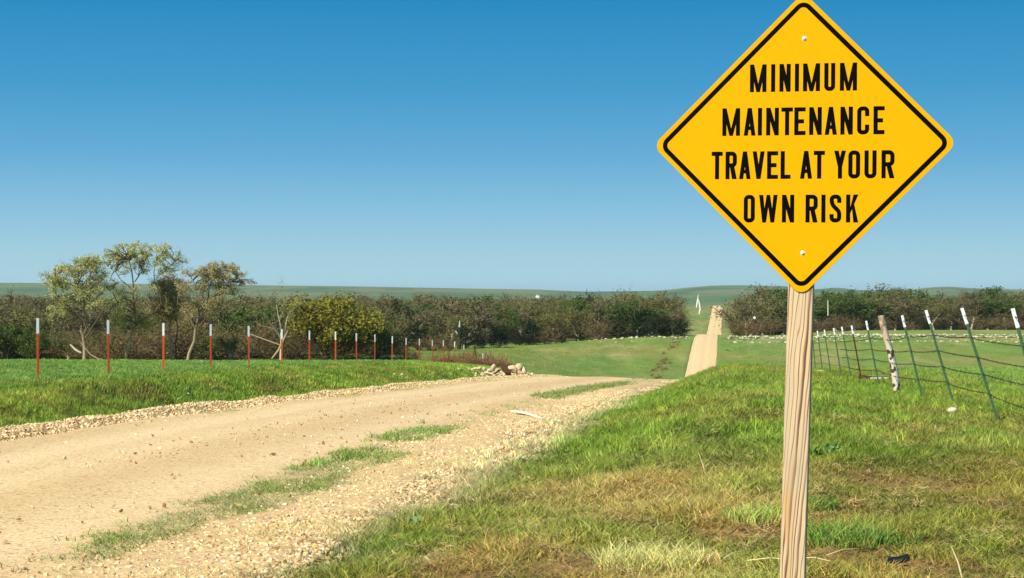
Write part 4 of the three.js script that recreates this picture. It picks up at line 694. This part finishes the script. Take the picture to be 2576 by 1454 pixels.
{ // cottonwoods along the creek on the left; shapes read off the photograph in its own pixels, then set in metres
  const Z = (x, y) => [x / 3.781, 577 + y / 3.781];
  const trees = [
    { D: 246, seed: 101, label: 'leftmost big budding tree with a pale forked trunk behind the first red posts', limbs: [[[[800, 1260], [802, 1130], [790, 1010], [770, 960]], 0.34, 0.26], [[[790, 1010], [830, 940], [800, 860], [720, 790], [640, 690], [560, 620]], 0.2, 0.08], [[[770, 960], [780, 850], [790, 700], [760, 560], [770, 440]], 0.2, 0.07], [[[800, 1060], [880, 930], [980, 800], [900, 690], [800, 570], [760, 530]], 0.15, 0.06], [[[980, 800], [1010, 820], [1050, 740], [1100, 700]], 0.1, 0.06], [[[640, 690], [600, 560], [540, 480]], 0.08, 0.05], [[[760, 560], [850, 420], [890, 330]], 0.09, 0.04]],
      clumps: [[440, 470, 55], [510, 420, 60], [560, 400, 70], [640, 380, 60], [700, 410, 60], [760, 330, 55], [800, 320, 50], [760, 440, 80], [880, 300, 55], [920, 360, 75], [860, 480, 80], [660, 520, 80], [560, 540, 60], [980, 420, 65], [1000, 330, 55], [700, 640, 80], [900, 620, 90], [590, 660, 60], [960, 540, 80], [480, 520, 45], [640, 780, 70], [560, 820, 70], [980, 700, 70]] },
    { D: 252, seed: 102, label: 'tallest budding tree rising above the skyline on the left', limbs: [[[[1190, 1260], [1200, 1160], [1235, 1080], [1250, 960]], 0.36, 0.26], [[[1250, 960], [1290, 800], [1275, 620], [1280, 520], [1270, 400], [1250, 290]], 0.24, 0.08], [[[1250, 960], [1350, 860], [1470, 790], [1400, 640]], 0.16, 0.1], [[[1470, 790], [1540, 700], [1530, 600], [1480, 500], [1480, 400], [1500, 300]], 0.17, 0.06], [[[1275, 600], [1220, 540], [1140, 480], [1080, 400], [1000, 350]], 0.12, 0.05], [[[1280, 500], [1360, 400], [1400, 300]], 0.1, 0.05], [[[1480, 460], [1580, 380], [1640, 300]], 0.1, 0.05], [[[1080, 400], [1060, 470], [1140, 510]], 0.07, 0.04]],
      clumps: [[1060, 290, 65], [1040, 250, 40], [1130, 190, 45], [1170, 250, 70], [1240, 160, 45], [1310, 165, 50], [1280, 260, 85], [1370, 210, 50], [1470, 190, 55], [1550, 175, 50], [1500, 290, 85], [1600, 240, 65], [1690, 250, 55], [1710, 310, 45], [1400, 310, 75], [1620, 350, 75], [1100, 340, 65], [1200, 360, 60], [1160, 430, 55], [1340, 420, 60], [1560, 420, 60], [1080, 580, 85], [1200, 660, 95], [1330, 640, 80], [1120, 780, 90], [1230, 860, 100], [1160, 940, 90], [1320, 900, 80], [1080, 880, 70], [1420, 540, 60]] },
    { D: 258, seed: 103, label: 'budding tree with a straight pale trunk behind the third red post', limbs: [[[[1640, 1260], [1625, 1120], [1610, 980], [1620, 860]], 0.26, 0.2], [[[1620, 860], [1650, 720], [1600, 600], [1620, 480]], 0.18, 0.06], [[[1620, 860], [1560, 760], [1500, 640]], 0.14, 0.06], [[[1640, 760], [1700, 660], [1690, 540]], 0.12, 0.05], [[[1680, 1260], [1660, 1080], [1680, 930], [1640, 800]], 0.16, 0.1]],
      clumps: [[1560, 460, 65], [1660, 490, 75], [1500, 570, 80], [1600, 620, 90], [1480, 700, 80], [1700, 600, 80], [1620, 760, 90], [1540, 800, 80], [1720, 740, 70], [1440, 800, 80], [1560, 900, 70]], brown: 1 },
    { D: 248, seed: 104, label: 'budding tree with a thick pale leaning trunk behind the fourth red post', limbs: [[[[1775, 1265], [1800, 1180], [1850, 1060], [1860, 950]], 0.32, 0.22], [[[1860, 950], [1800, 830], [1770, 760], [1700, 690], [1720, 560]], 0.2, 0.07], [[[1860, 950], [1890, 800], [1860, 660], [1840, 520], [1800, 450]], 0.2, 0.06], [[[1890, 800], [1980, 680], [2000, 540], [2060, 420], [2080, 340]], 0.16, 0.05], [[[1980, 680], [2100, 590], [2200, 500], [2300, 440]], 0.12, 0.05], [[[1860, 1010], [1930, 880], [2040, 780], [2120, 700]], 0.12, 0.05]],
      clumps: [[1790, 430, 65], [1880, 440, 60], [1960, 390, 50], [2040, 340, 45], [2100, 340, 45], [2170, 350, 40], [1960, 480, 80], [2080, 440, 65], [2180, 450, 55], [2260, 400, 45], [2330, 440, 45], [2060, 560, 80], [1900, 570, 90], [2200, 550, 70], [1820, 640, 90], [2000, 680, 90], [2120, 670, 80], [1900, 760, 80], [2280, 540, 50], [1760, 560, 60], [2000, 820, 80], [1780, 840, 70], [2370, 500, 35]], brown: 1 },
  ];
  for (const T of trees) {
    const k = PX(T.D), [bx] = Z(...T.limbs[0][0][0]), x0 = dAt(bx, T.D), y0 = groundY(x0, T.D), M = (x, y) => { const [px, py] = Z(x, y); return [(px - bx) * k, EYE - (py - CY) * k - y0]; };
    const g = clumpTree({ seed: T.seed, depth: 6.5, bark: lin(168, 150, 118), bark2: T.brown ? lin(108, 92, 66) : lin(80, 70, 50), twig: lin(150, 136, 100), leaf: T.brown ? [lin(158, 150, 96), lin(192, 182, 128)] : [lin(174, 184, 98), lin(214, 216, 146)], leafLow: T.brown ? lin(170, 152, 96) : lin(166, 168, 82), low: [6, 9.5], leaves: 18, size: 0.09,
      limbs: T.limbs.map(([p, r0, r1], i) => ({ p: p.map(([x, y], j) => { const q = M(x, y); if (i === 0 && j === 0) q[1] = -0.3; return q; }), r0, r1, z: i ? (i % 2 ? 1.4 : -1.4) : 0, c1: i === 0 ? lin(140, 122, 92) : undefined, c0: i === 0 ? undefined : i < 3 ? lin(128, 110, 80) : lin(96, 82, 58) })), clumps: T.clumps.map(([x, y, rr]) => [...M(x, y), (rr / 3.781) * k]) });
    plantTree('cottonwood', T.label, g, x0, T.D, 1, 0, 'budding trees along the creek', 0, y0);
  }
  for (const [px, D, h, sp, seed, lean, r, label] of [[706, 296, 14.6, 4.2, 106, 0.02, 0.24, 'slender bare tree with a white trunk left of the yellow-green tree']]) {
    const g = growTree({ ...cottonBase, seed, h, spread: sp, r, leanX: lean, leafN: 0.4, cloudN: 5, limbs: 3, kids: 3, bark: lin(206, 198, 170), bark2: lin(196, 186, 158), twig: lin(150, 136, 108) });
    plantTree('cottonwood', label, g, dAt(px, D), D, 1, 0);
  }
  const w = growTree({ ...cottonBase, seed: 140, h: 10.8, spread: 7.8, r: 0.3, trunk: 0.22, limbs: 6, kids: 4, open: [0.5, 1.15], leaf: [lin(126, 120, 44), lin(146, 140, 54)], twig: lin(110, 98, 44), bark: lin(120, 104, 70), leafN: 4, leafSize: 0.125, twigN: 8, lift: 0.02, first: 0.2, cloudN: 150, cloudR: 1.2 });
  plantTree('willow', 'rounded yellow-green tree in fresh leaf behind the middle red posts', w, dAt(822, 305), 305, 1, 0);
  // a fallen pale limb by the creek and two dead snags
  const limb = (pts, rad, name, label, mat) => { const g = new Geo(); g.tube(pts, rad, 7, [1, 1, 1]); return single(name, g.build(), mat, label, 'dead wood'); };
  const pale = std({ color: rgb(lin(168, 150, 116)), roughness: 1 }), q = (px, py, D) => V(dAt(px, D), EYE - ((py - CY) / F) * D, -D);
  limb([q(622, 838, 240), q(655, 850, 240), q(688, 862, 240), q(704, 868, 240)], [0.06, 0.08, 0.09, 0.1], 'broken_branch', 'pale broken branch slanting down behind the fifth red post', pale);
  limb([q(724, 832, 238), q(712, 858, 238), q(700, 882, 238), q(684, 902, 238)], [0.08, 0.15, 0.16, 0.1], 'leaning_log', 'pale leaning log under the slender bare tree', pale);
  limb([q(176, 866, 236), q(190, 880, 236), q(204, 888, 236)], [0.09, 0.17, 0.14], 'broken_stub', 'short white broken stub beside the leftmost big tree', std({ color: rgb(lin(200, 188, 160)), roughness: 1 }));
  limb([q(222, 858, 234), q(250, 892, 234), q(292, 915, 234)].map((p) => (p.x -= 1.2, p)), [0.05, 0.07, 0.08], 'fallen_branch', 'thin pale fallen branch left of the leftmost big tree', pale);
  { const D = 402, o = thing('dead_snag', 'dark dead snag with a bleached white broken top standing at the wood edge', 'dead tree', [dAt(1156, D), groundY(dAt(1156, D), D) - 0.3, -D]), k = PX(D), y = (py) => EYE - (py - CY) * k - o.position.y, xx = (px) => (px - 1156) * k;
    const g = new Geo(); g.tube([V(xx(1154), -0.2, 0), V(xx(1156), y(850), 0), V(xx(1158), y(834), 0), V(xx(1156), y(824), 0)], [0.55, 0.36, 0.42, 0.34], 8, [1, 1, 1]); g.tube([V(xx(1156), y(836), 0.1), V(xx(1146), y(832), 0.1)], [0.25, 0.1], 6, [1, 1, 1]); g.tube([V(xx(1136), -0.2, 0.2), V(xx(1140), y(862), 0.2)], [0.4, 0.14], 6, [1, 1, 1]); part('trunk', g.build(), std({ color: rgb(lin(34, 32, 24)), roughness: 1 }), o);
    const t = new Geo(); t.tube([V(xx(1156), y(823), 0), V(xx(1157), y(806), 0)], [0.24, 0.1], 6, [1, 1, 1]); t.tube([V(xx(1146), y(832), 0.35), V(xx(1151), y(840), 0.4)], [0.22, 0.14], 6, [1, 1, 1]); part('bare_top', t.build(), std({ color: rgb(lin(190, 184, 170)), roughness: 1 }), o);
  }
  { const D = 900, k = PX(D), o = thing('pale_dead_tree', 'pale forked dead tree showing white above the wood left of the far road', 'dead tree', [dAt(1757, D), EYE - (776 - CY) * k, -D]), g = new Geo(), P = (px, py) => V((px - 1757) * k, -(py - 776) * k, 0); g.tube([P(1752, 774), P(1754, 762), P(1757, 740)], [0.3, 0.5, 0.15], 6, [1, 1, 1]); g.tube([P(1762, 782), P(1760, 766), P(1757, 752)], [0.45, 0.5, 0.3], 6, [1, 1, 1]); g.tube([P(1759, 800), P(1760, 780)], [0.4, 0.4], 6, [1, 1, 1]); part('trunk', g.build(), std({ color: rgb(lin(224, 220, 196)), roughness: 1 }), o); }
  { const D = 470, k = PX(D), o = single('pale_pole', (() => { const g = new Geo(); g.tube([V(0, -9 * k, 0), V(0, 30 * k, 0)], [0.15, 0.12], 6, [1, 1, 1]); return g.build(); })(), std({ color: rgb(lin(214, 206, 182)), roughness: 1 }), 'slim pale pole standing before the trees right of the sign', 'pole'); o.position.set(dAt(2083, D), EYE - (785 - CY) * k, -D); }
  { const D = 1500, k = PX(D), o = thing('white_barn', 'tiny white building on the far slope above the wood', 'barn', [dAt(1352, D), EYE - (747 - CY) * k, -D]); const g = new THREE.BoxGeometry(9 * k, 6 * k, 10); part('wall', g, std({ color: rgb(lin(245, 245, 240)) }), o); const rf = new THREE.CylinderGeometry(0.1, 6, 1.2, 4, 1); rf.rotateY(Math.PI / 4); rf.scale(9 * k * 0.62 / 6 * 1.2, 1, 1.2); rf.translate(0, 3 * k + 0.6, 0); part('roof', rf, std({ color: rgb(lin(200, 200, 196)) }), o); }
  { const D = 430, k = PX(D), o = thing('round_road_marker', 'small round white marker at the wood edge left of the sign post', 'marker', [dAt(1898, D), EYE - (799 - CY) * k, -D]), g = new THREE.CylinderGeometry(0.3, 0.3, 0.06, 16); g.rotateX(Math.PI / 2); part('disc', g, whitePaint, o); const p = new THREE.CylinderGeometry(0.05, 0.05, 5, 6); p.translate(0, -2.6, -0.09); part('pole', p, rust, o); }
}
// the wood beyond the pastures: prototypes, then one tree after another
const farBase = { trunk: 0.3, limbs: 6, kids: 4, levels: 2, limbLen: 1.0, shrink: 0.66, first: 0.22, open: [0.4, 1.0], wobble: 0.55, lift: 0.1, leafSpread: 0.9, twigN: 22, twigW: 0.05, cloudN: 0, cloudR: 1 };
const kinds = {
  bare: { name: 'bare_tree', label: 'leafless brown-grey tree', group: 'leafless trees', o: { ...farBase, bark: lin(186, 170, 138), twig: lin(124, 113, 80), leaf: [lin(122, 110, 74), lin(112, 106, 66)], leafN: 2.6, leafSize: 0.14 } },
  olive: { name: 'budding_tree', label: 'olive budding tree', group: 'budding olive trees', o: { ...farBase, bark: lin(190, 176, 144), twig: lin(122, 110, 74), leaf: [lin(112, 114, 58), lin(130, 128, 72)], leafN: 3.4, leafSize: 0.15, cloudN: 30 } },
  green: { name: 'leafy_tree', label: 'dark green leafy tree', group: 'leafy green trees', o: { ...farBase, bark: lin(120, 108, 84), twig: lin(92, 92, 54), leaf: [lin(72, 94, 38), lin(98, 114, 50)], leafN: 4, leafSize: 0.18, cloudN: 70, cloudR: 1.1 } },
  cedar: { name: 'cedar_tree', label: 'low blackish cedar', group: 'low cedars', o: { ...farBase, trunk: 0.8, limbs: 20, levels: 1, limbLen: 0.4, first: 0.04, open: [1.0, 1.4], bark: lin(60, 48, 34), twig: lin(34, 44, 22), leaf: [lin(26, 42, 22), lin(42, 58, 30)], leafN: 6, leafSize: 0.24, leafSpread: 0.6, twigN: 16, cloudN: 30, cloudR: 0.9 } },
  brush: { name: 'brown_thicket_bush', label: 'brown leafless bush', group: 'brown bushes', o: { ...farBase, trunk: 0.1, limbs: 12, levels: 1, limbLen: 5.6, first: 0.1, open: [0.2, 1.25], bark: lin(116, 96, 68), twig: lin(118, 100, 68), leaf: [lin(124, 104, 66), lin(104, 96, 54)], leafN: 2.2, leafSize: 0.22, leafSpread: 0.7, twigN: 26 } },
};
for (const k in kinds) { kinds[k].geos = [0, 1, 2, 3, 4].map((i) => growTree({ ...kinds[k].o, ...(i > 2 && !(k === 'cedar' || k === 'brush') ? { first: 0.62, trunk: 0.42, limbLen: 0.8, bark: lin(214, 198, 164), limbs: 5 } : {}), seed: 500 + i * 7 + k.length * 31, h: 10, spread: k === 'cedar' ? 3.6 : k === 'brush' ? 7.5 : 5.0, r: k === 'cedar' ? 0.16 : 0.2 })); kinds[k].protos = []; }
{
  const r = rng(909);
  const places = [[700, 'behind the red posts on the left'], [960, 'around the yellow-green tree'], [1300, 'beyond the far end of the red posts'], [1790, 'behind the central pasture, left of the far road'], [2000, 'between the far road and the sign post'], [2330, 'behind the stone wall just right of the sign'], [9999, 'behind the stone wall at the far right']];
  const plant = (kind, px, D, h, wide = 1, label, group, open) => {
    const K = kinds[kind], gi = open ? 3 + ((r() * 2) | 0) : (r() * 3) | 0, x = dAt(px, D), where = places.find(([e]) => px < e)[1]; let o;
    if (!K.protos[gi]) { o = K.protos[gi] = new THREE.Group(); part('trunk', K.geos[gi].wood, woodMat, o); part('crown', K.geos[gi].crown, crownMat, o); } else o = K.protos[gi].clone();
    o.name = numbered(K.name); scene.add(o); o.position.set(x, groundY(x, D) - 0.3, -D); o.rotation.set(0, r() * 6.28, 0); const k = h / 10; o.scale.set(k * wide * (0.9 + 0.2 * r()), k, k * wide * (0.9 + 0.2 * r()));
    o.userData = {}; return tag(o, label ?? K.label + ' ' + where, kind === 'brush' ? 'bush' : 'tree', group === undefined ? K.group + ' ' + where : group);
  };
  const topL = pchip([[-120, 738], [60, 740], [300, 745], [560, 742], [700, 748], [960, 752], [1100, 745], [1250, 744], [1310, 748], [1352, 752], [1400, 746], [1560, 735], [1600, 730], [1700, 745], [1760, 762]]);
  // left and centre: three staggered rows
  for (let row = 0; row < 3; row++) for (let px = -120 + row * 16; px < 1716; px += 40 + r() * 14) {
    const D = (px < 900 ? 395 : lerp(412, 462, sm(900, 1500, px))) + row * 24 + r() * 12, x = dAt(px, D), g = groundY(x, D), top = EYE - ((topL(px) - CY) / F) * D, h = (top - g) * (row === 2 ? 0.82 + r() * 0.2 : row === 1 ? 0.82 + r() * 0.14 : 0.68 + r() * 0.18);
    const v = r(); plant(v < 0.5 ? 'bare' : v < 0.9 ? 'olive' : 'green', px, D, Math.max(4, h), 1.0 + r() * 0.25, undefined, undefined, r() < (row === 0 ? 0.5 : 0.2));
  }
  for (let px = -100; px < 1722; px += 30 + r() * 22) { const D = (px < 1130 ? 380 : lerp(404, 448, sm(1130, 1500, px))) + r() * 8; const v = r(); if (px > 640 && px < 1740) plant(v < (px > 930 ? 0.82 : 0.6) ? 'cedar' : 'brush', px, D, 3.6 + r() * 3, 1.3); else plant(v < 0.35 ? 'cedar' : 'brush', px, D, 3.4 + r() * 3.4, 1.2); }
  plant('cedar', 1008, 440, 11.2, 1.25, 'tall dark evergreen standing above the bare wood', null); plant('cedar', 1452, 500, 12.5, 0.8, 'small dark evergreen top in the skyline of the central wood', null);
  // creek side thickets on the left, in front of the far wood
  for (let i = 0; i < 74; i++) { const px = -60 + (i + r()) * 14.9, D = (px > 700 ? 300 : 268) + r() * 62; plant(r() < 0.66 ? 'brush' : r() < 0.6 ? 'olive' : 'green', px, D, (px > 960 ? 2.2 : 3.6) + r() * (px > 960 ? 1.4 : 3.8), 1.05); }
  for (const [px, D, h] of [[20, 300, 9.5], [80, 320, 9], [580, 310, 8.5], [640, 325, 9.5], [690, 330, 8], [940, 345, 7], [130, 330, 8]]) plant(px > 560 && px < 720 ? 'green' : 'olive', px, D, h, 1);
  // right of the far road
  const topR = pchip([[1806, 745], [1830, 730], [1880, 728], [1930, 732], [1975, 722], [2060, 738], [2120, 728], [2200, 720], [2300, 728], [2345, 745], [2400, 738], [2480, 728], [2560, 735], [2700, 732]]);
  for (let row = 0; row < 3; row++) for (let px = 1878 + row * 10; px < 2700; px += 40 + r() * 12) {
    const D = lerp(475, 585, sm(1830, 2200, px)) + row * 26 + r() * 12, x = dAt(px, D), g = groundY(x, D), top = EYE - ((topR(px) - CY) / F) * D, h = Math.max(4, (top - g) * (row === 2 ? 0.88 + r() * 0.2 : 0.72 + r() * 0.2)), v = r();
    const kind = px < 1930 ? (v < 0.7 ? 'bare' : 'olive') : px < 2330 ? (v < 0.62 ? 'green' : v < 0.85 ? 'olive' : 'bare') : v < 0.45 ? 'bare' : v < 0.8 ? 'olive' : 'green';
    plant(kind, px, D, h, 1.05 + r() * 0.2, undefined, undefined, row === 0 && r() < 0.7);
  }
  for (let px = 1866; px < 2700; px += 26 + r() * 16) { const D = lerp(462, 570, sm(1830, 2200, px)) + r() * 8; plant(r() < 0.7 ? 'brush' : 'cedar', px, D, 3.4 + r() * 2.8, 1.3); }
  // woods farther off, too dense to count
  const far = [[], []];
  for (let i = 0; i < 420; i++) { const px = -300 + r() * 3200, D = 620 + r() * 500; if (px > 1700 && px < 1880) continue; const x = dAt(px, D), s = 0.8 + r() * 0.5, m = new THREE.Matrix4().makeRotationY(r() * 6.28); m.scale(V(s * 1.4, s, s * 1.4)); m.setPosition(x, Math.max(groundY(x, D), EYE - 21) - 0.5, -D); far[i % 2].push({ m, c: mul3([1, 1, 1], 0.8 + 0.4 * r()) }); }
  stuffCopies('distant_woodland', 'brown woodland massed far behind the tree line', kinds.bare.geos[0].crown, crownMat, far[0]); stuffCopies('distant_woodland', 'olive woodland massed far behind the tree line', kinds.olive.geos[1].crown, crownMat, far[1]);
  // dense undergrowth that closes the view between the trunks
  const under = [];
  for (let i = 0; i < 620; i++) { const left = r() < 0.66, px = left ? -160 + r() * 1850 : 1872 + r() * 830, D = left ? (px < 900 ? 400 : lerp(420, 470, sm(900, 1500, px))) + 4 + r() * 90 : lerp(484, 596, sm(1830, 2200, px)) + r() * 80, x = dAt(px, D), h = 0.3 + r() * 0.3, m = new THREE.Matrix4().makeRotationY(r() * 6.28); m.scale(V(h * 1.3, h, h * 1.3)); m.setPosition(x, groundY(x, D) - 0.2, -D); under.push({ m, c: mul3(mix3([1, 1, 1], [0.55, 0.75, 0.5], r()), 0.55 + 0.4 * r()) }); }
  for (let i = 0; i < 150; i++) { const px = -120 + r() * 960, D = 300 + r() * 80, x = dAt(px, D), h = 0.28 + r() * 0.3, m = new THREE.Matrix4().makeRotationY(r() * 6.28); m.scale(V(h * 1.3, h, h * 1.3)); m.setPosition(x, groundY(x, D) - 0.2, -D); under.push({ m, c: mul3(mix3([1, 1, 1], [0.7, 0.85, 0.6], r()), 0.6 + 0.45 * r()) }); }
  stuffCopies('undergrowth', 'dense brown undergrowth between the trunks of the wood', kinds.brush.geos[1].crown, crownMat, under);
  // red-brown brush: at the end of the left fence and along the far road
  const bg = growTree({ ...kinds.brush.o, levels: 1, seed: 990, h: 1, spread: 0.8, r: 0.012, twigN: 20, leafN: 1.2, leafSize: 0.025, leafSpread: 0.08, twigW: 0.009, twig: [1, 1, 1], bark: [1, 1, 1], leaf: [[1, 1, 1], [0.8, 0.8, 0.8]] }), list = [];
  for (let i = 0; i < 260; i++) { const px = 1045 + r() * 245, D = 104 + r() * 26, x = dAt(px, D), h = (0.4 + r() * 0.55) * (px > 1230 ? 0.8 : 1) * (px < 1090 ? 0.7 : 1), m = new THREE.Matrix4().makeRotationY(r() * 6.28); m.scale(V(h * 1.1, h, h * 1.1)); m.setPosition(x, groundY(x, D) - 0.04, -D); list.push({ m, c: mul3(mix3(lin(150, 104, 76), lin(134, 114, 70), r()), 0.8 + 0.4 * r()) }); }
  for (let i = 0; i < 44; i++) { const D = 335 + r() * 118, left = r() < 0.72, s = left ? -10.8 - r() * 2.2 - (450 - D) * 0.02 : -1 + r() * 3, x = s + SLOPE * D, h = (0.35 + r() * 0.6) * (left ? 1 : 0.6), m = new THREE.Matrix4().makeRotationY(r() * 6.28); m.scale(V(h * 1.2, h, h * 1.2)); m.setPosition(x, groundY(x, D) - 0.05, -D); list.push({ m, c: mul3(mix3(lin(168, 134, 92), lin(142, 130, 76), r()), 0.8 + 0.4 * r()) }); }
  stuffCopies('brush', 'red-brown leafless brush along the fence ends and the far roadside', bg.crown, crownMat, list);
}
{ // dry stone wall on the far crest, right of the road, and its remains left of it
  const wallMat = rockMat.clone(); wallMat.color = rgb(lin(206, 200, 170));
  const wallThing = (label, x0, x1, n, seed, hi) => {
    const o = thing('stone_wall', label, 'stone wall', [0, 0, 0]), r = rng(seed), list = [];
    for (let i = 0; i < n; i++) { const front = i % 7 === 6, px = lerp(x0, x1, (i + r() * 1.6) / n), D = (front ? 423 : 441) + (r() - 0.5) * 1.6 + Math.sin(px * 0.013) * 2, x = dAt(px, D), m = part('stone', rocks[(r() * 8) | 0], wallMat, o), w = 0.3 + r() * 0.36; m.position.set(x, groundY(x, D) + (front ? 0.12 : r() < 0.55 ? 0.2 : 0.62) * hi, -D); m.scale.set(w * 0.9, w * 0.62, w * 0.8); m.rotation.set((r() - 0.5) * 0.8, r() * 6, (r() - 0.5) * 0.8); }
    for (let i = 0; i < n * 1.3; i++) { const px = lerp(x0, x1, r()), D = 441 - Math.pow(r(), 3) * 18 + Math.sin(px * 0.013) * 3, x = dAt(px, D), w = 0.1 + r() * 0.16; const g = rocks[(r() * 8) | 0].clone(); g.rotateY(r() * 6); g.scale(w * 1.3, w * 0.6, w); g.translate(x, groundY(x, D) + w * 0.25, -D); list.push(g); }
    part('rubble', mergeGeometries(list), wallMat, o).userData.kind = 'stuff';
  };
  wallThing('long tumbled wall of white limestone along the crest right of the far road', 1832, 2660, 280, 61, 1); wallThing('few white stones of a tumbled wall on the crest left of the far road', 1470, 1742, 26, 62, 0.3);
}
renderer.render(scene, camera);
